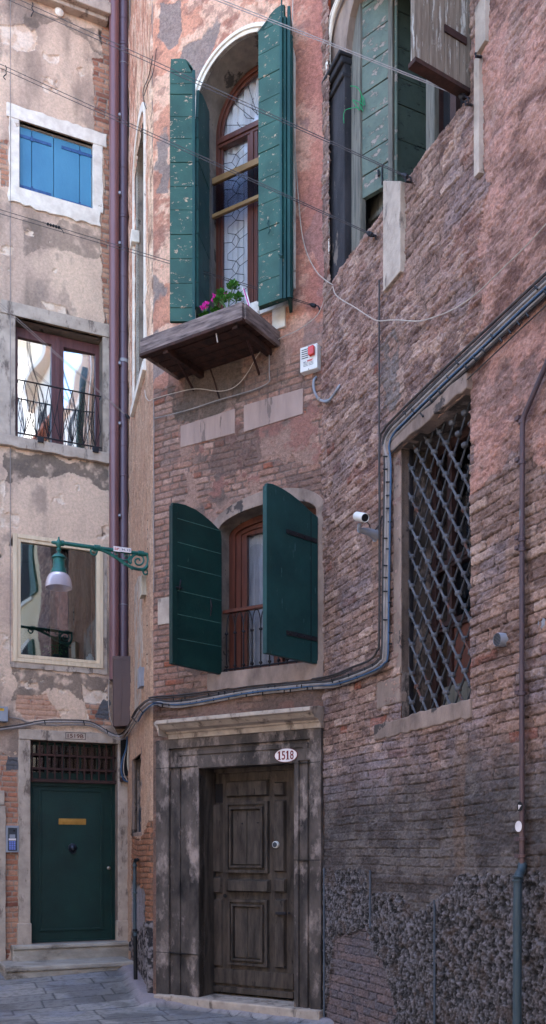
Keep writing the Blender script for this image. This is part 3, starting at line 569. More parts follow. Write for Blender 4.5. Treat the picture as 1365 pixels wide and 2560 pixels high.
    pz = np.maximum(pz, rag(U, Z, R, ((806, 2172), (924, 2172), (925, 2240), (1010, 2232), (1045, 2285), (1084, 2262), (1140, 2220), (1143, 2186), (1420, 2184), (1700, 2188), (1700, 3400), (806, 3400)), .035, 16, 320))
    hole = rag(U, Z, R, ((846, 2338), (922, 2322), (940, 2372), (962, 2400), (985, 2475), (1000, 2535), (965, 2570), (815, 2620), (828, 2470)), .045, 11, 321)
    pz = pz * (1 - hole)
    sp = fbm(U * 46, Z * 36, 322, 3, .65); sp2 = 1 - np.abs(2 * vn(U * 60, Z * 48, 323) - 1); sp = .6 * sp + .4 * ridge(U * 34 + 2 * sp, Z * 26, 325, 3)
    dc = mixc(lin((46, 43, 43)) + 0 * c, lin((98, 92, 93)) + 0 * c, ss(.42, .66, sp * .85 + sp2 * .15)); dc = mixc(dc, lin((150, 141, 146)), ss(.62, .74, sp * .7 + sp2 * .3) * .6); dc = mixc(dc, lin((104, 86, 78)), ss(.6, .7, fbm(U * 9, Z * 9, 324, 3)) * .4)  # shade of the pits and pale peaks coloured in by height
    c = mixc(c, dc, pz); H = H * (1 - pz) + pz * (.012 + (.030 + .040 * fbm(U * 2.4, Z * 2.4, 340, 3)) * (sp - .35) + .016 * sp2)
    hb = mixc(lin((112, 104, 110)) + 0 * c, lin((134, 112, 110)) + 0 * c, r1); c = mixc(c, mixc(lin((70, 66, 70)) + 0 * c, hb, e), hole * .85)
    H = H - hole * .012
    return H, c

# left house
zt_l = 12.6
lpw = wall_grid('wall', L, L.pu(-170)[0], .03, -.1, L.uz(280, 50)[1] + .35, .0095, [bl_open, w2_open, w3_open, d2_open], f_left, MT['plaster'], H_L)
wall_grid('wall', M, -MLEN, .0, -.1, 10.4, .0078, [up_open, lo_open, door_open], f_mid, MT['wall'], H_M)
wall_grid('wall', FC, -FLEN, .0, -.1, 11.8, .0078, [goth_open, small_open], f_chamfer, MT['wall'], H_M)
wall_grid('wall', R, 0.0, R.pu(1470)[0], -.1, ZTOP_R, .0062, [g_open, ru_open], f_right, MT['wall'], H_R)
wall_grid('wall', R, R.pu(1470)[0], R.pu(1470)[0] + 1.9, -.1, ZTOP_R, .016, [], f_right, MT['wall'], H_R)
wall_grid('wall', L, L.pu(-170)[0] - 1.8, L.pu(-170)[0], -.1, L.uz(280, 50)[1] + .35, .02, [], f_left, MT['plaster'], H_L)
# the parts of the houses beyond what the photograph frames
mb = MB(); mb.box(L, L.pu(-170)[0] - 5, L.pu(-170)[0] - 1.8, -.1, 14.8, -3, 0.0); zl = L.uz(280, 50)[1] + .35
mb.box(L, L.pu(-170)[0] - 1.8, .03, zl + 1.9, 14.8, -3, 0.0); mb.build('wall', MT['cream2'], H_L)
mb = MB(); mb.box(M, -MLEN, 0, 10.4, 14.2, -.3, 0); mb.box(FC, -FLEN, 0, 11.8, 14.2, -.3, 0); mb.build('wall', MT['pink_far'], H_M)
mb = MB(); ue = R.pu(1470)[0] + 1.9; mb.box(R, ue, ue + 6.6, -.1, ZTOP_R + .4, -4, .012); mb.box(R, ru0 - .1, ue, ZTOP_R, ZTOP_R + .4, -.6, .012); mb.build('wall', MT['cream'], H_R)
for (a_, b_, h_) in ((3.8, 6.2, 12.0), (7.9, 11.6, 14.2)):  # unseen attic blocks added for the left panes to mirror
    mb = MB(); mb.box(R, a_, b_, ZTOP_R + .4, h_, -3.5, .010); mb.box(R, a_ - .15, b_ + .15, h_, h_ + .14, -3.6, .2); at_ = mb.build('mirrored_attic', MT['cream2'], H_R); mb = MB(); mb.box(R, (a_ + b_) / 2 - .4, (a_ + b_) / 2 + .4, ZTOP_R + .6, h_ - .5, .01, .02); mb.build('mirrored_attic_window', MT['room'], at_)
for i in range(2):  # unseen windows and shutters added for the mirrored view in the panes
    for z_ in (1.6, 4.6, 7.4):
        uu = ue + 1.0 + i * 2.6; mb = MB(); mb.box(R, uu - .1, uu + 1.1, z_ - .1, z_ + 1.8, 0, .05); w_ = mb.build('window', MT['white_paint'], H_R); mb = MB(); mb.box(R, uu, uu + 1.0, z_, z_ + 1.7, .05, .06); mb.build('pane', MT['room'], w_)
        for s_ in (-.55, 1.1): mb = MB(); mb.box(R, uu + s_, uu + s_ + .5, z_, z_ + 1.7, .02, .07); mb.build('shutter', MT['teal_old'], H_R)

# ground
def f_ground(X, Yy):
    a = math.radians(21); u = X * math.cos(a) + Yy * math.sin(a); v = -X * math.sin(a) + Yy * math.cos(a)
    bh, bl_ = .27, .62
    vw = v + .01 * (vn(u, v, 401) - .5); row = np.floor(vw / bh); fz = vw / bh - row; uu = u / bl_ + _h(row, row * 0, 402); b = np.floor(uu); fu = uu - b
    d = np.minimum(np.minimum(fu, 1 - fu) * bl_, np.minimum(fz, 1 - fz) * bh) + .004 * (fbm(u * 30, v * 30, 403, 3) - .5)
    e = ss(.002, .010, d); r1 = _h(row, b, 404); r2 = _h(row, b, 405); n = fbm(X * 3, Yy * 3, 406, 5); fn = fbm(X * 25, Yy * 25, 407, 4)
    c = mixc(lin((154, 149, 146)) + 0 * n[..., None], lin((122, 119, 119)) + 0 * n[..., None], r1); c = mixc(c, lin((136, 136, 146)), ss(.5, .7, n) * .6); c = mixc(c, lin((70, 68, 70)), ss(.5, .7, fn) * .4); c = mixc(c, lin((84, 80, 78)), ss(.5, .64, fbm(X * 2.2, Yy * 2.2, 411, 5)) * .5)
    c = mixc(lin((44, 42, 46)) + 0 * c, c, e)
    H = e * .006 * 1 + .0025 * fn + .003 * (r2 - .5) + .006 * (fbm(X * 1.2, Yy * 1.2, 408, 3) - .5)
    H = H + .10 * np.maximum(Yy - 9.1, 0) * ss(8.9, 9.5, Yy)
    # cement fillet along the chamfer and front walls
    dM = (X - M.O[0]) * M.N[0] + (Yy - M.O[1]) * M.N[1]; dF = (X - FC.O[0]) * FC.N[0] + (Yy - FC.O[1]) * FC.N[1]
    fil = np.maximum(ss(.20, .10, dM + .06 * (n - .5)) * (X > C0[0] - .15), ss(.24, .12, dF + .08 * (n - .5)) * (X < C0[0] + .15) * (Yy > C0[1] - .3))
    c = mixc(c, lin((150, 138, 142)), fil * .85); H = H * (1 - fil) + fil * (.10 * np.maximum(Yy - 9.1, 0) + .006 + .05 * ss(.25, 0, np.minimum(np.maximum(dM, 0), np.maximum(dF, 0))) + .003 * fn)
    return H, c
def make_ground():
    x0, x1, y0, y1, r = -5.2, 2.4, 5.6, 11.2, .0125
    xs = np.linspace(x0, x1, int((x1 - x0) / r)); ys = np.linspace(y0, y1, int((y1 - y0) / r)); X, Yy = np.meshgrid(xs, ys); H, c = f_ground(X, Yy)
    nx, ny = len(xs), len(ys); V = np.stack([X, Yy, H], -1).reshape(-1, 3); idx = np.arange(nx * ny).reshape(ny, nx)
    q = np.stack([idx[:-1, :-1], idx[:-1, 1:], idx[1:, 1:], idx[1:, :-1]], -1).reshape(-1, 4)
    B = 400; ox = [(-B, -B), (B, -B), (B, B), (-B, B)]; k = len(V)
    V = np.concatenate([V, [(a, b, 0) for a, b in ox]]); c0, c1, c2, c3 = idx[0, 0], idx[0, -1], idx[-1, -1], idx[-1, 0]
    q = np.concatenate([q, [(k, k + 1, c1, c0), (k + 1, k + 2, c2, c1), (k + 2, k + 3, c3, c2), (k + 3, k, c0, c3)]]).astype(np.int32)
    Cv = np.concatenate([c.reshape(-1, 3), np.tile(lin((112, 114, 124)), (4, 1))])
    me = bpy.data.meshes.new('ground'); me.vertices.add(len(V)); me.vertices.foreach_set('co', V.astype(np.float32).ravel()); me.loops.add(q.size); me.loops.foreach_set('vertex_index', q.ravel())
    me.polygons.add(len(q)); me.polygons.foreach_set('loop_start', np.arange(0, q.size, 4, dtype=np.int32)); me.update(calc_edges=True)
    ca = me.color_attributes.new('Col', 'FLOAT_COLOR', 'POINT'); ca.data.foreach_set('color', np.concatenate([Cv, np.ones((len(Cv), 1))], 1).astype(np.float32).ravel())
    o = finish('ground', me, MT['paving_m'], None); o['kind'] = 'structure'
make_ground()

# ------------------------------------------------------------------ houses across the alley (behind the camera), they give bounce light and reflections
def far_house(name, label, x0, x1, y, h, m_, cols, rows_, side=False):
    t_ = thing(name, label, 'house', (x0, y, 0)); PL = Plane((x0, y), (1, 0)); PL.N = (0, 1)
    if side: PL = Plane((y, x0), (0, 1)); PL.N = (1, 0)
    mb = MB(); mb.box(PL, 0, x1 - x0, -.1, h, -6, 0); mb.build('wall', m_, t_)
    mb = MB(); mb.box(PL, -.3, x1 - x0 + .3, h, h + .18, -6.3, .45); mb.build('roof_mass', MT['roof_mass'], t_)
    for i in range(cols):
        for j in range(rows_):
            uc = (x1 - x0) * (i + .5) / cols; z = 1.2 + j * (h - 1.2) / rows_
            f = MB(); f.box(PL, uc - .58, uc + .58, z - .1, z + 1.9, 0, .05); w_ = f.build('window', MT['white_paint'], t_)
            g = MB(); g.box(PL, uc - .45, uc + .45, z, z + 1.75, .05, .06); g.build('pane', MT['room'], w_)
            for s_ in (-1, 1):
                k = MB(); k.box(PL, uc + s_ * .6, uc + s_ * 1.05, z, z + 1.75, .01, .06); k.build('shutter', MT['green_mid'], t_)
far_house('stucco_house', 'low cream stucco house across the alley, seen mirrored in the panes', -11, -1.5, -4.8, 7.5, MT['cream'], 3, 2)
far_house('stucco_house', 'tall white stucco house with green shutters across the alley', -1.5, 5.0, -5.2, 8.6, MT['cream2'], 2, 2)

far_house('stucco_house', 'unseen white side house added on the left to dim the lower walls', -4.8, 7.0, -7.6, 8.2, MT['cream2'], 4, 2, side=True)  # added out of view to cut low sky light from the left
# ================================================================== helpers for openings
def jag(u0, u1, z0, z1, a=.01, step=.06, sides='lrtb'):
    """rectangle outline with a broken stone edge"""
    pts = []
    def edge(p, q, on):
        n = max(1, int(math.hypot(q[0] - p[0], q[1] - p[1]) / step)) if on else 1
        for i in range(n):
            t = i / n; x = p[0] + (q[0] - p[0]) * t; z = p[1] + (q[1] - p[1]) * t
            if on and i: x += random.uniform(-a, a) * (abs(q[1] - p[1]) > abs(q[0] - p[0])); z += random.uniform(-a, a) * (abs(q[1] - p[1]) <= abs(q[0] - p[0]))
            pts.append((x, z))
    edge((u0, z0), (u1, z0), 'b' in sides); edge((u1, z0), (u1, z1), 'r' in sides); edge((u1, z1), (u0, z1), 't' in sides); edge((u0, z1), (u0, z0), 'l' in sides)
    return pts
def slab(PL, u0, u1, z0, z1, n0, n1, a=.008, sides='lrtb', mb=None):
    mb = mb or MB(); return mb.prism(PL, jag(min(u0, u1), max(u0, u1), min(z0, z1), max(z0, z1), a, sides=sides), n0, n1)
def room(PL, u0, u1, z0, z1, n, house, d=.7):
    e = .12; mb = MB(); mb.sheet(PL, [(u0 - e, z0 - e), (u1 + e, z0 - e), (u1 + e, z1 + e), (u0 - e, z1 + e)], n - d, n - .01)
    mb.box(PL, u0 - e, u1 + e, z0 - e, z1 + e, n - d - .05, n - d); mb.build('interior_wall', MT['room'], house)
def curtain(PL, u0, u1, z0, z1, n, parent, folds=14, amp=.018, m_='curtain', name='curtain'):
    mb = MB(); k = folds * 8; vs = []
    for j, z in enumerate((z1, (z0 + z1) / 2, z0)):
        for i in range(k + 1):
            t = i / k; vs.append(PL.P(u0 + (u1 - u0) * t, z, n + amp * math.sin(t * folds * 6.283 + .9 * math.sin(t * 9) + j * .3) * (1 + .5 * math.sin(t * 23))))
    mb.add(vs, [(r * (k + 1) + i, r * (k + 1) + i + 1, (r + 1) * (k + 1) + i + 1, (r + 1) * (k + 1) + i) for r in range(2) for i in range(k)])
    return mb.build(name, MT[m_], parent, smooth=True)
def pane(PL, u0, u1, z0, z1, n, mname, parent, name='pane'):
    mb = MB(); mb.box(PL, u0, u1, z0, z1, n - .003, n); return mb.build(name, MT[mname], parent)
def frame_box(mb, PL, u0, u1, z0, z1, w_, n0, n1, wb=None):
    wb = wb or w_
    mb.box(PL, u0, u0 + w_, z0, z1, n0, n1); mb.box(PL, u1 - w_, u1, z0, z1, n0, n1)
    mb.box(PL, u0 + w_, u1 - w_, z1 - w_, z1, n0, n1 - .002); mb.box(PL, u0 + w_, u1 - w_, z0, z0 + wb, n0, n1 - .002); return mb
def text(s_, PL, u, z, h, n, mname, parent, name='lettering', w=1.0, width=None):
    cu = bpy.data.curves.new('t', 'FONT'); cu.body = s_; cu.size = 1.0; cu.extrude = .5; cu.offset = .012
    o = bpy.data.objects.new('t', cu); col.objects.link(o); bpy.context.view_layer.update()
    me = bpy.data.meshes.new_from_object(o); bpy.data.objects.remove(o)
    xs = [v.co.x for v in me.vertices]; ys = [v.co.y for v in me.vertices]; x0, x1, y0, y1 = min(xs), max(xs), min(ys), max(ys)
    s = h / (y1 - y0); sx = (width / (x1 - x0)) if width else s * w; og = org(parent)
    for v in me.vertices:
        v.co = PL.P(u + (v.co.x - x0) * sx, z + (v.co.y - y0) * s, n + v.co.z * .002) - og
    me.name = name; me.update(); me.materials.clear(); return finish(name, me, MT[mname], parent)

# unseen masses with roof slabs, added behind the fronts to stop light leaks
mb = MB(); mb.box(L, -8, .4, -.1, 14.8, -6, -1.4); mb.box(L, -8, .4, 14.2, 14.8, -1.4, -.0); mb.build('roof_mass', MT['roof_mass'], H_L)
mb = MB(); mb.box(M, -MLEN - .6, 1.2, -.1, 14.2, -6, -1.5); mb.box(M, -MLEN - .2, 0, 13.9, 14.3, -1.5, .15); mb.build('roof_mass', MT['roof_mass'], H_M)
mb = MB(); mb.box(R, .2, 12, -.1, ZTOP_R + .3, -6, -1.3); mb.box(R, -.1, 12, ZTOP_R + .4, ZTOP_R + .55, -1.3, .3); mb.build('roof_mass', MT['roof_mass'], H_R)
mb = MB(); mb.tube([P3(C0) + Vector((0, .03, z)) for z in (-.1, 11)], .022, 8); mb.build('wall', MT['stone_brown'], H_M)
mb = MB(); mb.box(M, -MLEN + .02, -MLEN + .2, -.1, 10.4, -.05, -.03); mb.box(FC, -.12, -.02, -.1, 11.5, -.05, -.03); mb.build('wall', MT['stone_brown'], H_M)

# ================================================================== LEFT HOUSE
# --- blue shuttered window
u0, u1, z0, z1 = rb(bl_open)
mb = MB(); slab(L, u0 - .15, u1 + .17, z1, z1 + .165, -.05, .022, .012, 'lrt', mb); slab(L, u0 - .12, u0, z0 - .02, z1, -.05, .018, .008, 'l', mb)
slab(L, u1, u1 + .125, z0 - .02, z1, -.05, .018, .008, 'r', mb); slab(L, u0 - .12, u1 + .10, z0 - .20, z0, -.05, .024, .022, 'lrb', mb)
wf = mb.build('window', MT['stone_white'], H_L, bevel=.005)
mb = MB(); mb.sheet(L, [(u0, z0), (u1, z0), (u1, z1), (u0, z1)], -.12, .015); mb.build('reveal', MT['stone_white'], wf)
us = [u0 + .004, L.pu(81)[0], L.pu(136)[0], L.pu(201)[0], u1 - .004]
for a, b in ((0, 2), (2, 4)):
    mb = MB()
    for i in range(a, b): mb.box(L, us[i] + .003, us[i + 1] - .003, z0 + .004, z1 - .03, -.075, -.045)
    sh = mb.build('shutter', MT['blue'], H_L, bevel=.004)
    for py0 in ((332, 459) if a == 0 else (364, 497)):
        hb = MB(); x0, x1 = ((50, 128) if a == 0 else (154, 230)); zz = L.uz(x0, py0)[1] if a == 0 else L.uz(x0, py0 - 3)[1]
        hb.box(L, L.pu(x0, -.04)[0], L.pu(x1, -.04)[0], zz - .018, zz + .018, -.045, -.037)
        for q in (.1, .35, .6, .9): hb.lathe(L.P(L.pu(x0)[0] + (L.pu(x1)[0] - L.pu(x0)[0]) * q, zz, -.037), [(.008, 0), (.006, .004), (0, .006)], 8, ax=(L.N[0], L.N[1], 0))
        hb.box(L, (us[1] if a == 0 else us[3]) - .012, (us[1] if a == 0 else us[3]) + .012, zz - .03, zz + .03, -.040, -.028)
        hb.build('hinge', MT['blue_metal'], sh)
room(L, u0, u1, z0, z1, -.13, H_L, .3)
# --- middle window with mirror-like panes and a diamond railing
u0, u1, z0, z1 = rb(w2_open)
mb = MB(); slab(L, u0 - .17, u1 + .09, z1, z1 + .16, -.05, .03, .004, 'lr', mb); slab(L, u0 - .19, u0, z0 - .02, z1, -.05, .020, .005, 'l', mb)
slab(L, u1, u1 + .085, z0 - .02, z1, -.05, .020, .004, 'r', mb); slab(L, u0 - .22, u1 + .10, z0 - .13, z0, -.05, .06, .010, 'lrb', mb)
wf = mb.build('window', MT['stone'], H_L, bevel=.006)
mb = MB(); mb.sheet(L, [(u0, z0), (u1, z0), (u1, z1), (u0, z1)], -.2, .02); mb.build('reveal', MT['reveal'], wf)
n_ = -.15; mb = MB(); frame_box(mb, L, u0, u1, z0, z1 - .03, .055, n_ - .05, n_)
um = (u0 + u1) / 2 + .005; mb.box(L, um - .075, um + .075, z0, z1 - .03, n_ - .05, n_ + .004); mb.box(L, um - .025, um + .025, z0 + .01, z1 - .05, n_, n_ + .02)
mb.box(L, u0, u1, z1 - .15, z1 - .03, n_ - .05, n_ + .002)
mb.build('window_frame', MT['frame_purple'], wf, bevel=.005)
pane(L, u0 + .05, um - .07, z0 + .05, z1 - .14, n_ - .03, 'glass_sky', wf); Lr = Plane((L.P(u1 - .05, 0, n_ - .025).x, L.P(u1 - .05, 0, n_ - .025).y), (L.D[0] * math.cos(-.07) - L.D[1] * math.sin(-.07), L.D[0] * math.sin(-.07) + L.D[1] * math.cos(-.07))); pane(Lr, -(u1 - um - .12), 0, z0 + .05, z1 - .14, 0, 'glass_sky', wf)
curtain(L, u0 + .02, u1 - .02, z0, z1 - .1, n_ - .2, wf, 10, .012)
room(L, u0, u1, z0, z1, n_ - .05, H_L)
rl = MB(); zt = L.uz(50, 950, .05)[1]; zb = z0 + .045; ua = u0 + .03; ub = u1 - .03; nn = .05
rl.tube([L.P(ua, zt, -.02), L.P(ua, zt, nn), L.P(ub, zt, nn), L.P(ub, zt, -.02)], .009, 6); rl.tube([L.P(ua - .01, zb, nn), L.P(ub + .01, zb, nn)], .009, 6)
nd = 7; du = (ub - ua) / nd; zm = (zt + zb) / 2 - .1
for i in range(nd):
    a = ua + i * du
    for p, q in (((a + .5 * du, zt), (a, zm)), ((a + .5 * du, zt), (a + du, zm)), ((a, zm), (a + .5 * du, zb)), ((a + du, zm), (a + .5 * du, zb)), ((a + .25 * du, zt - .22), (a + .5 * du, zb + .0)), ((a + .75 * du, zt - .22), (a + .5 * du, zb))):
        rl.tube([L.P(p[0], p[1], nn), L.P(q[0], q[1], nn)], .0048, 5)
for q in (.24, .87): rl.box(L, u0 + (u1 - u0) * q, u0 + (u1 - u0) * q + .07, zb - .075, zb - .01, .02, .09)
rl.build('railing', MT['iron_dark'], wf)
# --- shop-like pane in pale wood
u0, u1, z0, z1 = rb(w3_open)
mb = MB(); frame_box(mb, L, u0 - .085, u1 + .05, z0 - .10, z1 + .075, .05, -.06, .035); frame_box(mb, L, u0 - .035, u1 + .008, z0 - .045, z1 + .025, .04, -.06, .022)
wf = mb.build('window', MT['frame_wood_light'], H_L, bevel=.004)
mb = MB(); slab(L, u0 - .11, u1 + .10, z0 - .17, z0 - .10, -.05, .02, .008, 'lrb', mb); slab(L, u1 + .05, u1 + .10, z0 - .1, z1 + .05, -.05, .018, .004, 'r', mb); mb.build('sill', MT['stone'], wf)
pane(L, u0, u1, z0, z1, -.01, 'glass_dark', wf)
mb = MB(); uc = L.pu(147)[0]; mb.box(L, uc - .05, uc + .045, z0, z1, -.30, -.24); mb.box(L, u0, u1, z0 - .02, z0 + .04, -.30, -.24); mb.box(L, u1 - .03, u1 + .04, z0, z1, -.30, -.24); mb.build('inner_frame', MT['frame_inner'], wf, bevel=.004)
mb = MB(); mb.box(L, u0 - .1, u1 + .1, z0 - .04, z0 - .01, -.24, -.03); mb.build('sill', MT['frame_wood_light'], wf)
room(L, u0, u1, z0, z1, -.31, H_L, .9)
mb = MB(); mb.sheet(L, [(u0 - .04, z0 - .02), (u1 + .04, z0 - .02), (u1 + .04, z1 + .02), (u0 - .04, z1 + .02)], -.32, -.02); mb.build('reveal', MT['room'], wf)
pv = thing('vase_lid', 'white turned lid of a jar standing inside the lower left window', 'jar', L.P(L.pu(230)[0], z0 - .01, -.1))
mb = MB(); mb.lathe(L.P(L.pu(230)[0], z0 - .01, -.1), [(.06, 0), (.06, .03), (.045, .035), (.05, .06), (.03, .075), (.02, .09), (.024, .10), (0, .115)], 20); mb.build('lid', MT['enamel'], pv, smooth=True)
pp = thing('potted_plant', 'small leafy plant on the sill inside the lower left window', 'plant', L.P(L.pu(145)[0], z0 - .01, -.12))
mb = MB(); c0 = L.P(L.pu(145)[0], z0 - .01, -.12); mb.lathe(c0, [(.035, 0), (.05, .06), (.048, .065), (0, .06)], 14); mb.build('pot', MT['plastic_dark'], pp, smooth=True)
mb = MB()
for i in range(60):
    a = random.uniform(0, 6.28); r = random.uniform(.02, .17); h = .07 + random.uniform(0, .12); c_ = c0 + Vector((math.cos(a) * r, math.sin(a) * r * .3, h)); s_ = .015
    d = Vector((random.uniform(-1, 1), random.uniform(-1, 1), random.uniform(-.3, 1))).normalized() * s_; e_ = d.cross(Vector((.3, .8, .1))).normalized() * s_ * .4; mb.add([c_ - d, c_ + e_, c_ + d, c_ - e_], [(0, 1, 2, 3)])
mb.build('leaves', MT['leaf'], pp)
# --- green door with barred transom
u0, u1, z0, z1 = rb(d2_open)
mb = MB(); slab(L, L.pu(46)[0], L.pu(304)[0], z1, z1 + .125, -.05, .045, .004, 'lrt', mb); slab(L, L.pu(45)[0], u0, 0.06, z1, -.05, .035, .004, 'l', mb); slab(L, u1, L.pu(328)[0], 0.06, z1, -.05, .035, .004, 'r', mb)
zp = L.uz(60, 2308)[1]; mb.box(L, L.pu(42)[0], u0 + .012, .1, zp, -.05, .055); mb.box(L, u1 - .012, L.pu(328)[0], .1, zp, -.05, .055)
dr = mb.build('door_surround', MT['stone'], H_L, bevel=.008)
mb = MB(); mb.sheet(L, [(u0, z0), (u1, z0), (u1, z1), (u0, z1)], -.2, .02); mb.build('reveal', MT['stone_brown'], dr)
zt = L.uz(180, 1957, -.1)[1]
mb = MB(); mb.box(L, u0, u1, z0, zt, -.16, -.12); frame_box(mb, L, u0, u1, z0, zt, .05, -.12, -.095, .02)
us_ = L.pu(278, -.1)[0]; mb.box(L, us_ - .0, us_ + .008, z0, zt - .04, -.12, -.085)
a = L.uz(98, 1970, -.1); b = L.uz(258, 2324, -.1)
mb.ring(L, [(a[0], b[1]), (a[0], a[1]), (b[0], a[1]), (b[0], b[1]), (a[0], b[1])], [(a[0] + .03, b[1] + .03), (a[0] + .03, a[1] - .03), (b[0] - .03, a[1] - .03), (b[0] - .03, b[1] + .03), (a[0] + .03, b[1] + .03)], -.12, -.106)
gd = mb.build('door', MT['green_dark'], H_L, bevel=.004); gd['label'] = 'dark green panelled door with brass letter slot and lion knocker'
mb = MB(); mb.pbox(L, (147, 2046), (215, 2062), -.12, -.112); mb.build('letter_slot', MT['brass'], gd, bevel=.003)
mb = MB(); mb.pbox(L, (153, 2050), (209, 2058), -.112, -.106); mb.build('letter_slot_flap', MT['brass'], gd, bevel=.003)
kc = L.at(181, 2120, -.12); ax = (L.N[0], L.N[1], 0); mb = MB(); mb.lathe(kc, [(.052, 0), (.052, .012), (.035, .035), (.018, .05), (0, .052)], 20, ax)
for i in range(14):
    q = 6.283 * i / 14; mb.lathe(kc + Vector((L.D[0] * math.cos(q) * .042, L.D[1] * math.cos(q) * .042, math.sin(q) * .046)), [(.014, 0), (.012, .016), (0, .024)], 8, ax)
mb.lathe(kc + Vector((0, 0, -.016)), [(.02, .02), (.018, .055), (.008, .066), (0, .067)], 12, ax)
for s_ in (-1, 1): mb.lathe(kc + Vector((L.D[0] * .016 * s_, L.D[1] * .016 * s_, .014)), [(.008, .03), (.006, .046), (0, .05)], 8, ax)
mb.build('door_knocker', MT['bronze'], gd, smooth=True)
mb = MB(); mb.tube([kc + Vector((L.D[0] * math.cos(q) * .035 + L.N[0] * .03, L.D[1] * math.cos(q) * .035 + L.N[1] * .03, -.03 + math.sin(q) * .04)) for q in [math.pi + math.pi * i / 10 for i in range(11)]], .007, 6); mb.build('knocker_ring', MT['bronze'], gd, smooth=True)
mb = MB(); mb.lathe(L.at(270, 2170, -.12), [(.016, 0), (.012, .02), (.022, .035), (.022, .048), (.012, .056), (0, .057)], 16, ax); mb.build('door_knob', MT['chrome'], gd, smooth=True)
# transom
mb = MB(); frame_box(mb, L, u0, u1, zt + .035, z1, .035, -.19, -.15); mb.box(L, u0, u1, zt + .03, zt + .12, -.19, -.14)
for q in range(1, 5): mb.box(L, u0 + (u1 - u0) * q / 5 - .01, u0 + (u1 - u0) * q / 5 + .01, zt + .04, z1, -.19, -.15)
tw = mb.build('transom_window', MT['green_dark'], H_L); pane(L, u0 + .03, u1 - .03, zt + .05, z1 - .03, -.17, 'glass_dull', tw)
room(L, u0, u1, zt + .04, z1, -.2, H_L, .4)
mb = MB(); mb.box(L, u0, u1, zt - .005, zt + .035, -.09, -.045)
for y_ in (1890, 1924): zz = L.uz(180, y_, -.06)[1]; mb.box(L, u0, u1, zz - .014, zz + .014, -.075, -.055)
for i in range(12):
    uu = u0 + .035 + (u1 - u0 - .07) * i / 11; mb.box(L, uu - .009, uu + .009, zt, z1, -.072 - .001 * (i % 2), -.050)
mb.build('transom_grille', MT['iron_rust'], tw, bevel=.002)
# --- upper window sill at the roof edge
a = L.uz(128, -6, .12); b = L.uz(268, 40, .12); zs = L.uz(262, 40, .1)[1]; ur = L.pu(270)[0]
mb = MB(); mb.box(L, ur - 2.2, ur - .0, zs, zs + .14, -.05, .16); mb.box(L, ur - 2.2, ur - .02, zs - .05, zs, -.05, .10); sl = mb.build('window', MT['stone'], H_L, bevel=.01); sl['label'] = 'topmost window with a projecting stone sill'
mb = MB(); frame_box(mb, L, ur - 2.0, ur - .1, zs + .14, zs + 1.8, .16, -.12, .0); mb.box(L, ur - .62, ur - .42, zs + .14, zs + 1.8, -.12, .01); mb.build('window_frame', MT['white_paint'], sl)
pane(L, ur - 1.9, ur - .2, zs + .2, zs + 1.7, -.08, 'glass_sky', sl); room(L, ur - 2.0, ur - .1, zs + .14, zs + 1.8, -.13, H_L)
mb = MB(); mb.box(L, -8, ur - 2.0, zs + .0, zs + 2.4, -.3, -.001); mb.box(L, ur - .1, .03, zs + .1, zs + 2.4, -.3, -.001); mb.box(L, ur - 2.0, ur - .1, zs + 1.8, zs + 2.4, -.3, -.001); mb.build('wall', MT['cream'], H_L)
# stone pilaster of the next doorway at the far left, seam bead
mb = MB(); slab(L, L.pu(-60)[0], L.pu(13)[0], -.05, L.uz(8, 2015)[1], -.02, .05, .004, 'r', mb); slab(L, L.pu(-60)[0], L.pu(10)[0], L.uz(8, 2013)[1], L.uz(8, 1977)[1], -.02, .04, .004, 'r', mb); mb.build('door_surround', MT['stone'], H_L, bevel=.006)
# steps
st = thing('stone_steps', 'two worn stone steps leading up to the dark green door', 'steps', L.P(L.pu(180)[0], 0, .3))
mb = MB(); zu = z0; mb.box(L, L.pu(33, .16)[0], L.pu(331, .16)[0], -.02, zu - .05, -.25, .15); mb.box(L, L.pu(32, .17)[0], L.pu(331, .17)[0], zu - .05, zu - .002, -.25, .175); mb.build('step', MT['step_stone'], st, bevel=.012)
zl_ = L.uz(100, 2414, .66)[1]; mb = MB(); mb.box(L, L.pu(15, .66)[0], L.pu(337, .66)[0], -.06, zl_ - .06, -.05, .645); mb.box(L, L.pu(14, .67)[0], L.pu(337, .67)[0], zl_ - .06, zl_, -.05, .67); mb.build('step', MT['step_stone'], st, bevel=.015)

# ================================================================== MIDDLE HOUSE
# --- tall arched window
mb = MB()
for r0, r1, nn in ((.0, .035, .028), (.035, .06, .045), (.06, .085, .03)):
    o_ = [(UWc - UWr - r1, UWb)] + arch_pts(UWc, UWz, UWr + r1, UWr + r1) + [(UWc + UWr + r1, UWb)]; i_ = [(UWc - UWr - r0, UWb)] + arch_pts(UWc, UWz, UWr + r0, UWr + r0) + [(UWc + UWr + r0, UWb)]
    mb.ring(M, o_, i_, -.02, nn)
mb.box(M, UW0 - .12, UW1 + .02, UWb - .14, UWb, -.05, .05); mb.pbox(M, (680, 775), (712, 815), -.02, .04)
uw = mb.build('window', MT['stone_white'], H_M, bevel=.004); uw['label'] = 'tall round arched window with white moulding, leaded panes and curtains'
dp = -.33
mb = MB(); mb.sheet(M, up_open, dp - .12, .02); mb.build('reveal', MT['reveal'], uw)
def arch_frame(r_out, w_, n0, n1, zb, mb):
    o_ = [(UWc - r_out, zb)] + arch_pts(UWc, UWz, r_out, r_out) + [(UWc + r_out, zb)]; r = r_out - w_; i_ = [(UWc - r, zb)] + arch_pts(UWc, UWz, r, r) + [(UWc + r, zb)]; mb.ring(M, o_, i_, n0, n1)
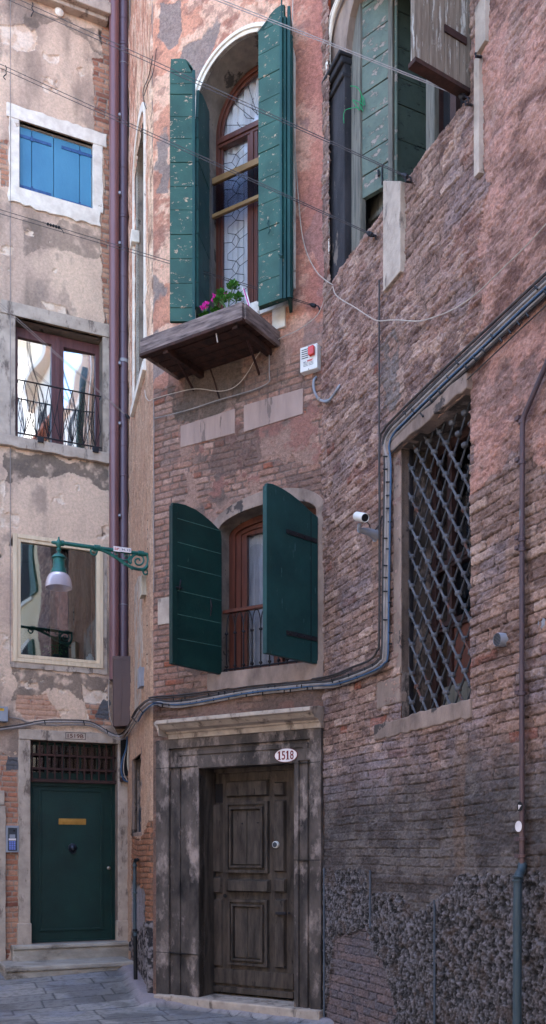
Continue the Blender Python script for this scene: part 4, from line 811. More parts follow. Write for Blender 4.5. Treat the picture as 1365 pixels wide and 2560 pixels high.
mb = MB(); arch_frame(UWr, .045, dp - .06, dp, UWb, mb); arch_frame(UWr - .045, .03, dp - .05, dp - .018, UWb, mb)
ztr = M.uz(600, 335, dp)[1]; mb.box(M, UW0 + .04, UW1 - .04, ztr - .05, ztr + .05, dp - .06, dp + .012); mb.box(M, UW0 + .04, UW1 - .04, ztr - .02, ztr + .025, dp, dp + .028)
uma = M.pu(619, dp)[0]; umb = M.pu(644, dp)[0]; mb.box(M, uma, umb, UWb, ztr - .05, dp - .06, dp + .005); mb.box(M, (uma + umb) / 2 - .018, (uma + umb) / 2 + .018, UWb, ztr - .05, dp, dp + .022)
mb.box(M, UW0 + .05, UW1 - .05, UWb, UWb + .09, dp - .06, dp); mb.build('window_frame', MT['mahogany'], uw, bevel=.004)
ul = UW0 + .07; ur_ = UW1 - .07
pane(M, ul, uma, UWb + .06, ztr, dp - .035, 'glass_dull', uw); pane(M, umb, ur_, UWb + .06, ztr, dp - .035, 'glass_dull', uw)
g = MB(); g.prism(M, [(UWc - UWr + .06, ztr)] + arch_pts(UWc, UWz, UWr - .06, UWr - .06) + [(UWc + UWr - .06, ztr)], dp - .04, dp - .035); g.build('pane', MT['glass_dull'], uw)
ld = MB(); nl = dp - .028
uc = UWc
for q in (20, 45, 70, 90, 110, 135, 160): ld.tube([M.P(uc + .12 * math.cos(math.radians(q)), ztr + .12 * math.sin(math.radians(q)) + .02, nl), M.P(uc + (UWr - .08) * math.cos(math.radians(q)), UWz * .0 + ztr + .02 + (UWz + UWr - ztr - .1) * math.sin(math.radians(q)) * .95, nl)], .003, 4)
for q in range(7):
    a = math.radians(10 + q * 24); ld.tube([M.P(uc + math.cos(a + .2 * math.sin(t_)) * (.12 + .2 * t_ / 3.14), ztr + .02 + math.sin(a + .2 * math.sin(t_)) * (.12 + .2 * t_ / 3.14), nl) for t_ in [0, .8, 1.6, 2.4, 3.14]], .003, 4)
y0_ = 405
for (ua, ub) in ((ul, uma), (umb, ur_)):
    um_ = (ua + ub) / 2; hw = (ub - ua) / 2; z = UWb + .16; k = 0
    while z < ztr - .12:
        d_ = .05; ld.tube([M.P(um_, z + d_ * 1.3, nl), M.P(um_ + d_, z, nl), M.P(um_, z - d_ * 1.3, nl), M.P(um_ - d_, z, nl), M.P(um_, z + d_ * 1.3, nl)], .0034, 4)
        for s_ in (-1, 1):
            ld.tube([M.P(um_ + s_ * d_, z, nl), M.P(um_ + s_ * hw * .98, z + .03, nl)], .0034, 4)
            ld.tube([M.P(um_, z + d_ * 1.3, nl), M.P(um_ + s_ * hw * .62, z + .11, nl), M.P(um_ + s_ * hw * .62, z + .17, nl), M.P(um_, z + .275 - d_ * 1.3, nl)], .0034, 4)
        z += .275
ld.build('lead_strips', MT['iron_dark'], uw)
curtain(M, UW0 + .03, UW1 - .03, UWb + .02, UWz + UWr - .02, dp - .085, uw, 15, .02)
room(M, UW0, UW1, UWb, UWz + UWr, dp - .16, H_M, .4)
# roller insect screen
ns = dp + .09
mb = MB(); za, zb_ = M.uz(528, 462, ns)[1], M.uz(530, 545, ns)[1]; ug = M.pu(526, ns)[0]
mb.box(M, ug + .03, UW1 - .02, za - .012, za + .05, ns - .02, ns + .015); mb.box(M, ug + .03, UW1 - .02, zb_ - .012, zb_ + .026, ns - .02, ns + .015); scn = mb.build('insect_screen', MT['screen_alu'], uw, bevel=.003)
mb = MB(); mb.box(M, ug, ug + .028, UWb, za + .06, ns - .03, ns + .02); mb.build('screen_rail', MT['alu_grey'], uw)
pane(M, ug + .03, UW1 - .03, zb_, za, ns - .004, 'glass_screen', uw, 'screen_fabric')

# --- shutters of the tall window
def leaf(PL, px0, px1, refpx, ys, mname, name, parent, th=.03, top=None, gap=.004, edge=None, edge_m=None, bottom=None, nb=None):
    """panel of horizontal planks between two sight lines on its own vertical plane"""
    u0_, u1_ = PL.pu(px0)[0], PL.pu(px1)[0]
    if u0_ > u1_: u0_, u1_ = u1_, u0_
    zz = [PL.uz(refpx, y)[1] for y in ys]; mb = MB()
    for i in range(len(zz) - 1):
        if i == 0 and top: mb.prism(PL, [(u0_, zz[1] + gap), (u1_, zz[1] + gap)] + [PL.uz(*p) for p in top], -th / 2, th / 2)
        else: mb.box(PL, u0_, u1_, zz[i + 1] + gap / 2, zz[i] - gap / 2, -th / 2, th / 2 + .0015 * (i % 3))
    mb.box(PL, u0_ + .006, u1_ - .006, zz[-1] + .004, zz[1], -th / 2 - .012, -th / 2 + .003)
    o = mb.build(name, MT[mname], parent, bevel=.003)
    if edge:
        for (a, b, n0, n1) in edge:
            e_ = MB(); ua, ub = PL.pu(a)[0], PL.pu(b)[0]; e_.box(PL, ua, ub, zz[-1] - .01, zz[1 if top else 0] + .02, n0, n1); e_.build('edge_batten', MT[edge_m], o, bevel=.002)
    return o
A2 = M.xy(521, -.10); B2 = seg(A2, (470, F), 490); P2 = between(A2, B2) if A2[0] < B2[0] else between(B2, A2)
A1 = seg(B2, (1, .0), 425); B2s = (B2[0] - .012, B2[1] - .02); P1 = between((A1[0], A1[1] - .02), B2s)
l1 = leaf(P1, 425, 486, 430, [150, 184, 213, 239, 295, 350, 409, 469, 528, 589, 649, 711, 772, 806], 'teal_old', 'shutter', H_M, top=[(486, 190), (482, 172), (474, 160), (464, 151), (450, 149), (428, 150)], edge=[(481, 488, -.02, .022)], edge_m='teal_edge')
l1['label'] = 'outer left shutter leaf with peeling green paint and an arched top'
l2 = leaf(P2, 492, 520, 494, [224, 300, 350, 409, 469, 528, 589, 649, 711, 772], 'teal_edge', 'shutter', H_M, top=[(520, 282), (512, 258), (504, 240), (494, 225)])
PA = Plane((M.O[0] + M.N[0] * .24, M.O[1] + M.N[1] * .24), M.D)
l3 = leaf(PA, 648, 712, 657, [60, 81, 138, 198, 257, 320, 384, 451, 514, 577, 641, 707, 766], 'teal_old', 'shutter', H_M, top=[(712, 14), (703, 16), (690, 25), (678, 38), (665, 60), (657, 84)], edge=[(703, 710, .016, .034), (711, 717, -.03, .02)], edge_m='teal_edge')
l3['label'] = 'outer right shutter leaf with peeling green paint and an arched top'
rb_ = MB(); zr0 = PA.uz(704, 640)[1]; rb_.tube([PA.at(704, 640, .045), PA.at(704, -4, .045), PA.at(696, -6, .045)], .008, 6); rb_.tube([PA.at(698, 636, .05), PA.at(706, 640, .05)], .012, 6); rb_.tube([PA.at(672, 550, .03), PA.at(668, 560, .04), PA.at(675, 575, .04), PA.at(670, 585, .04)], .005, 5); rb_.build('bolt_rod', MT['teal_edge'], l3)
Ab = (PA.xy(722)[0], PA.xy(722)[1]); Bb = M.xy(728, .0); PB = between((Ab[0], Ab[1]), Bb)
mbx = MB(); zz0, zz1 = PA.uz(657, 766)[1], PA.uz(712, 20)[1]; lb = PB.pu(728)[0]
mbx.box(PB, 0, math.hypot(Ab[0] - Bb[0], Ab[1] - Bb[1]), zz0, zz1, -.015, .015); mbx.build('shutter', MT['teal_edge'], H_M, bevel=.003)
PI = Plane((M.O[0] + M.N[0] * .19, M.O[1] + M.N[1] * .19), M.D)
mbx = MB(); a_ = PI.uz(649, 132); b_ = PI.uz(655, 772); mbx.box(PI, a_[0], a_[0] + .36, b_[1], a_[1], -.015, .012); mbx.build('shutter', MT['teal_edge'], H_M, bevel=.003)

MT['joint_pale'] = mat('pale_green_joint', (74, 108, 102), (54, 84, 80), 20)
# --- lower segmental window
mb = MB(); o_ = arch_pts(LWc, LWz, LWh + .10, LWr + .13, a0=172, a1=8); i_ = arch_pts(LWc, LWz, LWh, LWr, a0=180, a1=0)
mb.ring(M, [(LWc - LWh - .08, LWz - .05)] + o_ + [(LWc + LWh + .08, LWz - .05)], [(LWc - LWh, LWz - .05)] + i_ + [(LWc + LWh, LWz - .05)], -.02, .024)
slab(M, LW1, LW1 + .085, LWb - .02, LWz + .03, -.02, .024, .004, 'r', mb); slab(M, LW0 - .12, LW1 + .09, LWb - .17, LWb - .0, -.05, .045, .006, 'lrb', mb); slab(M, LW0 - .09, LW0, LWb, LWz, -.02, .018, .004, 'l', mb)
lw = mb.build('window', MT['stone_brown'], H_M, bevel=.006); lw['label'] = 'low arched window with red brown frame, curtain and iron railing'
mb = MB(); mb.sheet(M, lo_open, -.32, .02); mb.build('reveal', MT['reveal'], lw)
n_ = -.20; mb = MB()
def seg_frame(off, w_, n0, n1):
    o_ = [(LW0 + off, LWb)] + arch_pts(LWc, LWz, LWh - off, LWr * .98 - off * .9) + [(LW1 - off, LWb)]; i_ = [(LW0 + off + w_, LWb)] + arch_pts(LWc, LWz, LWh - off - w_, LWr * .98 - (off + w_) * .9) + [(LW1 - off - w_, LWb)]; mb.ring(M, o_, i_, n0, n1)
seg_frame(0, .07, n_ - .06, n_ + .03); seg_frame(.07, .05, n_ - .06, n_); seg_frame(.12, .06, n_ - .06, n_ - .02)
mb.box(M, LW0 + .1, LW1 - .1, LWb, LWb + .09, n_ - .06, n_ - .018); mb.build('window_frame', MT['mahogany'], lw, bevel=.005)
mb = MB(); mb.box(M, LWc - .05, LWc + .05, LWb + .05, LWz + LWr - .1, n_ - .06, n_ - .01); mb.build('window_mullion', MT['mahogany'], lw, bevel=.005)
pane(M, LW0 + .15, LW1 - .15, LWb + .05, LWz + LWr - .1, n_ - .045, 'glass_dull', lw); curtain(M, LW0 + .16, LW1 - .1, LWb + .05, LWz + LWr - .05, n_ - .10, lw, 12, .022, 'curtain_grey')
room(M, LW0, LW1, LWb, LWz + LWr, n_ - .12, H_M, .5)
rl = MB(); nr = -.05; zt_ = M.uz(600, 1524, nr)[1]; rl.box(M, LW0 + .02, LW1 - .02, zt_ - .022, zt_ + .012, nr - .03, nr + .03); rail = rl.build('railing', MT['mahogany'], lw, bevel=.005)
rl = MB(); nb_ = 10; du = (LW1 - LW0 - .1) / nb_; zbb = LWb + .03
for i in range(nb_ + 1):
    uu = LW0 + .05 + i * du; rl.tube([M.P(uu, LWb, nr), M.P(uu, zt_ - .2, nr)], .008, 6)
    for h_ in (LWb + .07, zt_ - .22): rl.lathe(M.P(uu, h_ - .015, nr), [(.008, 0), (.018, .008), (.018, .022), (.008, .03)], 10)
    if i < nb_: rl.tube([M.P(uu + du * .5 * (1 - math.cos(q)), zt_ - .2 + .18 * math.sin(q), nr) for q in [math.pi * j / 8 for j in range(9)]], .006, 5)
rl.tube([M.P(LW0 + .02, zbb + .01, nr), M.P(LW1 - .02, zbb + .01, nr)], .009, 6); rl.build('railing_bars', MT['iron_dark'], lw)
# leaves
for (hp, fp, vdir, pts, nm, lab, mm) in ((551, 429, 2600, [(429, 1258), (441, 1259), (460, 1263), (485, 1274), (505, 1288), (525, 1305), (540, 1320), (549, 1330), (551, 1342), (551, 1687), (429, 1660)], 'L', 'left lower shutter leaf, flat dark green boards swung open', 'green_dark'),
                                       (791, 664, 2490, [(664, 1209), (678, 1211), (700, 1221), (722, 1235), (745, 1253), (765, 1272), (778, 1284), (791, 1294), (791, 1661), (664, 1634)], 'R', 'right lower shutter leaf, flat blue green board with two strap hinges', 'green_mid')):
    Ah = M.xy(hp, .03); Bf = seg(Ah, (vdir, F), fp); PL_ = between(Bf, Ah); mb = MB()
    mb.prism(PL_, [PL_.uz(*p) for p in pts], -.02, .02)
    sh = mb.build('shutter', MT[mm], H_M, bevel=.004); sh['label'] = lab
    e_ = MB(); eu = PL_.pu(fp)[0]; e_.box(PL_, eu - .012, eu + (.05 if nm == 'L' else .03), PL_.uz(*pts[-1])[1] - .0, PL_.uz(*pts[0])[1] - .02, -.026, .027); e_.build('edge_batten', MT[mm], sh, bevel=.004)
    if nm == 'L':
        for ya in (1297, 1356, 1415, 1477, 1536, 1597):
            z_ = PL_.uz(440, ya)[1]; e_ = MB(); e_.box(PL_, PL_.pu(441)[0], PL_.pu(550)[0], z_ - .003, z_ + .003, .018, .0225); e_.build('board_joint', MT['joint_pale'], sh)
        e_ = MB(); e_.tube([PL_.at(452, 1450, .03), PL_.at(450, 1462, .045), PL_.at(448, 1475, .03)], .008, 6); e_.tube([PL_.at(440, 1468, .04), PL_.at(456, 1470, .04)], .008, 6); e_.build('latch', MT['iron_dark'], sh)
        e_ = MB(); e_.tube([PL_.at(526, 1495, .03), PL_.at(529, 1515, .04), PL_.at(526, 1540, .03)], [.004, .012, .004], 6); e_.build('catch', MT['iron_dark'], sh)
        e_ = MB(); e_.box(PL_, PL_.pu(545)[0], PL_.pu(557)[0] - .01, PL_.uz(551, 1687)[1], PL_.uz(551, 1345)[1], -.03, -.005); e_.build('edge_batten', MT['green_mid'], sh)
    else:
        for ya in (1336, 1589):
            a_ = PL_.uz(716, ya - 8, .02); e_ = MB(); e_.box(PL_, a_[0], PL_.pu(788)[0], a_[1] - .022, a_[1] + .018, .02, .028)
            for q in range(4): e_.lathe(PL_.P(a_[0] + .04 + q * .09, a_[1], .028), [(.01, 0), (.006, .008), (0, .009)], 8, (PL_.N[0], PL_.N[1], 0))
            e_.build('hinge', MT['iron_dark'], sh)
        e_ = MB(); e_.box(PL_, PL_.pu(773)[0], PL_.pu(774.2)[0], PL_.uz(773, 1657)[1], PL_.uz(773, 1285)[1], .018, .023); e_.build('board_joint', MT['cable_black'], sh)

# --- cornice and stone doorway
def sweep(mb, PL, prof, u0, u1):
    k = len(prof); vs = [PL.P(u0, z, n) for n, z in prof] + [PL.P(u1, z, n) for n, z in prof]
    mb.add(vs, [list(range(k)), list(range(k, 2 * k))[::-1]] + [(i, k + i, k + (i + 1) % k, (i + 1) % k) for i in range(k)])
zc = M.uz(600, 1788, .16)[1]; zc0 = M.uz(600, 1836, .05)[1]; hh = zc - zc0
mb = MB(); uc0 = M.pu(391, .2)[0]; uc1 = -.01
prof = [(-.05, zc + .03), (.10, zc + .03), (.29, zc), (.29, zc - hh * .22), (.255, zc - hh * .27), (.20, zc - hh * .50), (.12, zc - hh * .58), (.115, zc - hh * .68), (.095, zc - hh * .7), (.085, zc - hh), (-.05, zc - hh)]
sweep(mb, M, prof, uc0 + .06, uc1)
mb.prism(M, [(uc0 + .06, zc + .01), (uc0 + .06, zc - hh * .9), (uc0 + .045, zc - hh * .55), (uc0 + .02, zc - hh * .3), (uc0, zc - hh * .15), (uc0, zc - .004)], -.05, .245)
mb.build('cornice', MT['stone'], H_M, bevel=.005)
lp = [400, 432, 443, 458, 482, 505]; rp_ = [811, 784, 776, 764, 754, 743]; tp = [1838, 1862, 1870, 1881, 1893, 1916]; nn_ = [.070, .038, .055, .042, .062]
mb = MB(); zg = Dz0 - .05
for i in range(5):
    a, b = M.pu(lp[i])[0], M.pu(lp[i + 1])[0]; c_, d_ = M.pu(rp_[i])[0], M.pu(rp_[i + 1])[0]; ta, tb = M.uz(600, tp[i])[1], M.uz(600, tp[i + 1])[1]
    mb.ring(M, [(a, zg), (a, ta), (min(c_, -.005), ta), (min(c_, -.005), zg)], [(b, zg), (b, tb), (d_, tb), (d_, zg)], -.05, nn_[i])
ds = mb.build('door_surround', MT['stone_dirty'], H_M, bevel=.006)
mb = MB(); a = M.pu(400)[0]; mb.box(M, a - .02, M.pu(506)[0] - .003, Dz0 - .02, Dz0 + .05, -.04, .078) if False else None
mb.box(M, M.pu(455)[0], M.pu(798)[0], M.uz(600, 1912)[1], M.uz(600, 1884)[1], .02, .064); mb.build('lintel_band', MT['stone_dirty'], ds, bevel=.004)
for (xa, xb, ya) in ((401, 504, 1921), (744, 810, 1908), (401, 504, 2380), (744, 810, 2150)):
    mb = MB(); jz = M.uz(xa, ya, .06)[1]; mb.box(M, M.pu(xa)[0] - .001, min(M.pu(xb)[0], -.004) - .004, jz - .003, jz + .003, .03, .0715); mb.build('stone_joint', MT['cable_black'], ds)
mb = MB(); mb.sheet(M, [(D0, Dz0 - .02), (D1, Dz0 - .02), (D1, Dz1), (D0, Dz1)], -.34, .04); mb.build('reveal', MT['wood_door'], ds)
mb = MB(); slab(M, M.pu(403)[0], -.005, -.04, Dz0 - .012, -.35, .13, .01, 'lrb', mb); mb.build('threshold', MT['stone'], ds, bevel=.014)
room(M, D0, D1, Dz0, Dz1, -.34, H_M, .1)
nd_ = -.24
def dp_(cx, cy): return (320 + cx / 2.528, 1800 + cy / 2.528)
mb = MB(); mb.box(M, D0, D1, Dz0 + .012, Dz1, nd_ - .06, nd_); mb.box(M, D0, M.pu(520, nd_)[0], Dz0 + .012, Dz1, nd_, nd_ + .04); mb.box(M, D0, D1, M.uz(600, 1932, nd_)[1], Dz1, nd_, nd_ + .035)
a = M.uz(*dp_(490, 1568), nd_); b = M.uz(*dp_(1060, 1700), nd_); mb.box(M, M.pu(518, nd_)[0], M.pu(736, nd_)[0], M.uz(600, 2462, nd_)[1], M.uz(600, 2424, nd_)[1], nd_, nd_ + .022)
mb.box(M, M.pu(520, nd_)[0], M.pu(738, nd_)[0], Dz0 + .015, M.uz(600, 2468, nd_)[1], nd_, nd_ + .042)
od = mb.build('door', MT['wood_door'], H_M, bevel=.006); od['label'] = 'worn grey brown panelled wooden door with round keypad lock'
def panel(c0_, c1_, h=.016, inset=None, nm='door_panel', m_='wood_door'):
    h = h * 1.35
    a = dp_(*c0_); b = dp_(*c1_); mb = MB(); p = M.uz(*a, nd_); q = M.uz(*b, nd_)
    u0_, u1_, z1_, z0_ = p[0], q[0], p[1], q[1]
    if inset:
        fr = inset; o_ = [(u0_, z0_), (u0_, z1_), (u1_, z1_), (u1_, z0_), (u0_, z0_)]
        for i_, (w0, w1, hn) in enumerate(((0, fr * .4, h), (fr * .4, fr * .7, h * .55), (fr * .7, fr, h * 1.3))):
            f_ = lambda w_: [(u0_ + w_, z0_ + w_), (u0_ + w_, z1_ - w_), (u1_ - w_, z1_ - w_), (u1_ - w_, z0_ + w_), (u0_ + w_, z0_ + w_)]
            mb.ring(M, f_(w0), f_(w1), nd_ - .002, nd_ + hn)
        um_ = (u0_ + u1_) / 2; mb.box(M, u0_ + fr + .01, um_ - .003, z0_ + fr + .01, z1_ - fr - .01, nd_, nd_ + h * .6); mb.box(M, um_ + .003, u1_ - fr - .01, z0_ + fr + .01, z1_ - fr - .01, nd_, nd_ + h * .6)
    else:
        k = .014; vs = [M.P(u, z, nd_) for u, z in ((u0_, z0_), (u1_, z0_), (u1_, z1_), (u0_, z1_))] + [M.P(u, z, nd_ + h) for u, z in ((u0_ + k, z0_ + k), (u1_ - k, z0_ + k), (u1_ - k, z1_ - k), (u0_ + k, z1_ - k))]
        mb.add(vs, [(4, 5, 6, 7), (0, 1, 5, 4), (1, 2, 6, 5), (2, 3, 7, 6), (3, 0, 4, 7)])
    return mb.build(nm, MT[m_], od, bevel=.003)
panel((628, 388), (895, 480), .03); panel((928, 392), (1002, 480), .03); panel((536, 532), (600, 965), .03); panel((930, 508), (1003, 962), .03); panel((630, 522), (895, 968), .034, .075)
panel((630, 1004), (905, 1092), .045); panel((532, 990), (600, 1095), .03); panel((930, 1000), (1006, 1092), .03); panel((536, 1128), (602, 1558), .024); panel((642, 1130), (892, 1562), .03, .07); panel((934, 1130), (1004, 1572), .03)
mb = MB(); a = M.uz(*dp_(545, 405), nd_); b = M.uz(*dp_(600, 522), nd_); mb.box(M, a[0], b[0], b[1], a[1], nd_, nd_ + .003); mb.build('broken_panel_gap', MT['room'], od)
kx = M.at(*dp_(944, 788), nd_ + .02); axm = (M.N[0], M.N[1], 0)
mb = MB(); mb.lathe(kx, [(.034, 0), (.036, .02), (.033, .045), (.026, .05), (0, .05)], 24, axm); kl = mb.build('keypad_lock', MT['plastic_white'], od, smooth=True)
mb = MB(); mb.lathe(kx, [(.026, .0505), (.025, .053), (0, .053)], 20, axm); mb.build('keypad', MT['plastic_dark'], od)
mb = MB(); mb.box(M, M.pu(dp_(975, 1212)[0] - 8, nd_)[0], M.pu(dp_(1020, 1212)[0], nd_)[0], M.uz(712, 2286, nd_)[1], M.uz(712, 2279, nd_)[1], nd_ + .05, nd_ + .075); mb.tube([M.at(722, 2283, nd_ + .0), M.at(722, 2283, nd_ + .06)], .012, 8); mb.build('door_handle', MT['iron_dark'], od, bevel=.004)
for cx, cy, r in ((570, 925, .016), (560, 1010, .018), (990, 1562, .014), (612, 1110, .02), (722, 655, .009), (820, 650, .007)):
    mb = MB(); mb.lathe(M.at(*dp_(cx, cy), nd_ + .03), [(r, 0), (r * .9, .006), (0, .007)], 12, axm); mb.build('keyhole' if r < .017 else 'lock_plate', MT['cable_black'], od)
# ghost lettering on the lintel is only a trace; number oval
sg = thing('number_sign', 'oval white house number 1518 on the lintel over the old wooden door', 'sign', M.at(714, 1888, .07))
o0 = M.uz(714, 1888, .075); ea = (M.pu(743, .075)[0] - M.pu(685, .075)[0]) / 2; eb = 17.5 / F * M.pu(714)[1]
def oval(mb, k, n0, n1): mb.prism(M, [(o0[0] + ea * k * math.cos(q), o0[1] + eb * k * math.sin(q)) for q in [2 * math.pi * i / 40 for i in range(40)]], n0, n1)
mb = MB(); oval(mb, 1.0, .062, .070); mb.build('border', MT['ink_red'], sg); mb = MB(); oval(mb, .95, .064, .0715); oval_o = mb.build('plate', MT['enamel'], sg)
dw = ea * .36; x_ = o0[0] - ea * .72; zb_ = o0[1] - eb * .62; H_ = eb * 1.24
for ch in '1518':
    if ch == '1':
        mb = MB(); mb.box(M, x_ + dw * .28, x_ + dw * .62, zb_, zb_ + H_, .0715, .0735); mb.box(M, x_ + dw * .06, x_ + dw * .84, zb_, zb_ + H_ * .08, .0715, .0737); mb.prism(M, [(x_ + dw * .02, zb_ + H_ * .72), (x_ + dw * .28, zb_ + H_ * .82), (x_ + dw * .28, zb_ + H_)], .0715, .0737); mb.build('numeral', MT['ink_red'], sg)
    else: text(ch, M, x_ + dw * .04, zb_, H_, .0725, 'ink_red', sg, 'numeral', width=dw * .82)
    x_ += dw
# framed stencil number on the left lintel
sg = thing('number_sign', 'faded stencilled number 1519B in a thin frame above the green door', 'sign', L.at(188, 1842, .05))
a = L.uz(164, 1830, .048); b = L.uz(214, 1850, .048); t_ = .006; h0, h1 = b[1], a[1]; mb = MB()
frame_box(mb, L, a[0], b[0], min(h0, h1), max(h0, h1), .006, .046, .0485); mb.build('border', MT['ink_black'], sg)
text('1519B', L, a[0] + .025, min(h0, h1) + .018, abs(h1 - h0) - .036, .047, 'ink_brown', sg, width=(b[0] - a[0]) - .05)
# --- pale stone tablets and small stone
for pts, lab in (([(451, 1065), (587, 1021), (587, 1083), (451, 1119)], 'left'), ([(609, 1013), (757, 970), (757, 1034), (609, 1080)], 'right')):
    mb = MB(); mb.pprism(M, pts, -.02, .026); mb.build('stone_tablet', MT['tablet'], H_M, bevel=.004)['label'] = lab + ' pale blank stone tablet set in the brickwork'
mb = MB(); mb.pbox(M, (394, 1497), (424, 1558), -.02, .024); mb.build('stone_block', MT['stone'], H_M, bevel=.004)
# --- gothic window on the chamfer
mb = MB()
def goth(w_): return [(G0 - w_, Gzb)] + gothic(G0 - w_, G1 + w_, Gzs, Gzt + w_ * 1.8) + [(G1 + w_, Gzb)]
mb.ring(FC, goth(.12), goth(.06), -.02, .05); mb.ring(FC, goth(.06), goth(0), -.02, .02)
mb.box(FC, G0 - .14, G1 + .14, Gzb - .10, Gzb, -.02, .07)
gz = FC.uz(345, 590)[1]; mb.box(FC, G0 - .14, G0 + .02, gz - .06, gz + .08, -.02, .075)
gw = mb.build('window', MT['stone_white'], H_M, bevel=.005); gw['label'] = 'narrow pointed gothic window walled up with beige render'
mb = MB(); mb.sheet(FC, goth_open, -.22, .02); mb.box(FC, G0 - .02, G1 + .02, Gzb - .02, Gzt + .02, -.25, -.22); mb.build('reveal', MT['reveal'], gw)
mb = MB()
for zc_, s_ in ((FC.uz(367, 430)[1], 1), (FC.uz(366, 505)[1], .7)): mb.prism(FC, [(G1, zc_ + .22 * s_), (G1 - .16 * s_, zc_ + .10 * s_), (G1 - .20 * s_, zc_ - .05 * s_), (G1 - .1 * s_, zc_ - .16 * s_), (G1, zc_ - .12 * s_)], -.12, .0)
mb.build('tracery', MT['stone_white'], gw, bevel=.008)
# small window low on the chamfer, pale stone strip above
u0, u1, z0, z1 = rb(small_open)
mb = MB(); frame_box(mb, FC, u0 - .07, u1 + .07, z0 - .07, z1 + .07, .07, -.04, .025, .12); sw = mb.build('window', MT['stone_brown'], H_M, bevel=.006)
mb = MB(); mb.sheet(FC, small_open, -.25, .0); mb.build('reveal', MT['stone_dirty'], sw); mb = MB(); zs_ = FC.uz(350, 2015)[1]; frame_box(mb, FC, u0 + .01, u1 - .01, z0, zs_, .03, -.10, -.05); mb.build('window_frame', MT['plastic_dark'], sw); pane(FC, u0, u1, z0, z1, -.2, 'glass_dull', sw); room(FC, u0, u1, z0, z1, -.26, H_M, .2)
mb = MB(); mb.pprism(FC, [(336, 1470), (345, 1440), (356, 1440), (356, 1640), (352, 1760), (340, 1790), (336, 1780)], -.02, .03); mb.build('stone_strip', MT['stone'], H_M, bevel=.004)

# ================================================================== RIGHT HOUSE
u0, u1, z0, z1 = rb(g_open)
mb = MB(); ztop = R.uz(1010, 1122)[1]; slab(R, u0 - .22, u1 + .02, ztop - .0, ztop + .11, -.05, .075, .012, 'lrtb', mb); slab(R, u0 - .12, u0, z0 + .35, ztop, -.05, .03, .008, 'l', mb); slab(R, u0 - .42, u1 + .02, z0 - .13, z0, -.06, .045, .012, 'lrtb', mb)
gwn = mb.build('window', MT['stone_brown'], H_R, bevel=.01); gwn['label'] = 'tall dark window behind a diagonal iron lattice'
mb = MB(); mb.sheet(R, [(u0, z0), (u1, z0), (u1, z1), (u0, z1)], -.4, .02); mb.build('reveal', MT['stone_dirty'], gwn)
nf = -.24; mb = MB(); frame_box(mb, R, u0, u1, z0, z1, .07, nf - .05, nf); uq = [R.pu(p, nf)[0] for p in (1124,)]
for q in uq: mb.box(R, q - .03, q + .03, z0, z1, nf - .05, nf + .003)
zr = [R.uz(1185, y, nf)[1] for y in (1375, 1535)]
for q in zr: mb.box(R, u0, u1, q - .035, q + .035, nf - .05, nf + .006); mb.box(R, u0, u1, q - .012, q + .012, nf, nf + .02)
mb.build('window_frame', MT['iron_rust'], gwn, bevel=.004)
pane(R, u0, u1, zr[1], z1, nf - .03, 'glass_dull', gwn)
mb = MB(); zz_ = R.uz(1185, 1700, nf)[1]; mb.box(R, u0 + .3, u1, z0, zr[1], nf - .04, nf - .02); mb.build('board', MT['mahogany'], gwn)
mb = MB(); mb.box(R, u0 + .2, u1, z0, z0 + .22, nf - .02, nf + .004); mb.build('board', MT['wood_grey'], gwn)
curtain(R, uq[0] + .1, u1, zr[1], zr[0] - .1, nf - .16, gwn, 5, .02, 'wood_grey'); room(R, u0, u1, z0, z1, -.4, H_R, .4)
ub0 = R.pu(1040)[0]; ub1 = R.pu(1054.5)[0]; du = ub1 - ub0; du = du * .95; dz = 37.5 / F * R.pu(1047)[1]; sl = dz / du
def clipbar(k, sg_):
    pts = []
    for t in np.linspace(u0, u1, 241):
        z = z1 + sg_ * sl * (t - u0) + k * 2 * dz
        if z0 - .03 < z < z1 + .02: pts.append((t, z))
    return [pts[0], pts[-1]] if len(pts) > 3 else None
fr_ = MB(); bk = MB(); nb1 = -.055
rng = int((z1 - z0 + sl * (u1 - u0)) / (2 * dz)) + 3
for k in range(-rng, 3):
    p = clipbar(k + .5, -1) if True else None
    if p: fr_.tube([R.P(p[0][0], p[0][1], nb1 + .014), R.P(p[1][0], p[1][1], nb1 + .014)], .0095, 8)
for k in range(-rng - 3, 2):
    p = clipbar(k + .0, 1)
    if p: bk.tube([R.P(p[0][0], p[0][1], nb1 - .008), R.P(p[1][0], p[1][1], nb1 - .008)], .0085, 8)
for i in range(-2, rng * 3):
    for k in range(-4, rng * 2):
        # nodes: crossing of both families
        uu = u0 + (i + .5) * du; zz = None
        zA = z1 - sl * (uu - u0) + (.5 - k) * 2 * dz
        # position on the second family?
        m_ = (zA - z1 - sl * (uu - u0)) / (2 * dz)
        if abs(m_ - round(m_)) < .02 and u0 < uu < u1 and z0 < zA < z1:
            fr_.lathe(R.P(uu, zA - .012, nb1 + .006), [(.012, -.008), (.025, .002), (.027, .012), (.025, .024), (.012, .034)], 8)
g1 = fr_.build('grille_bars', MT['iron'], gwn, smooth=True); g2 = bk.build('grille_bars', MT['iron_mid'], gwn, smooth=True)
mb = MB(); mb.box(R, u0 - .02, u0 + .015, z0, z1, nb1 - .02, nb1 + .01); mb.box(R, u0, u1, z0 - .01, z0 + .015, nb1 - .02, nb1 + .02); mb.build('grille_frame', MT['iron_dark'], gwn)
mb = MB(); slab(R, R.pu(950)[0], u0, z0 + .12, z0 + .34, -.03, .035, .012, 'lrtb', mb); mb.build('stone_block', MT['stone_brown'], H_R, bevel=.012)
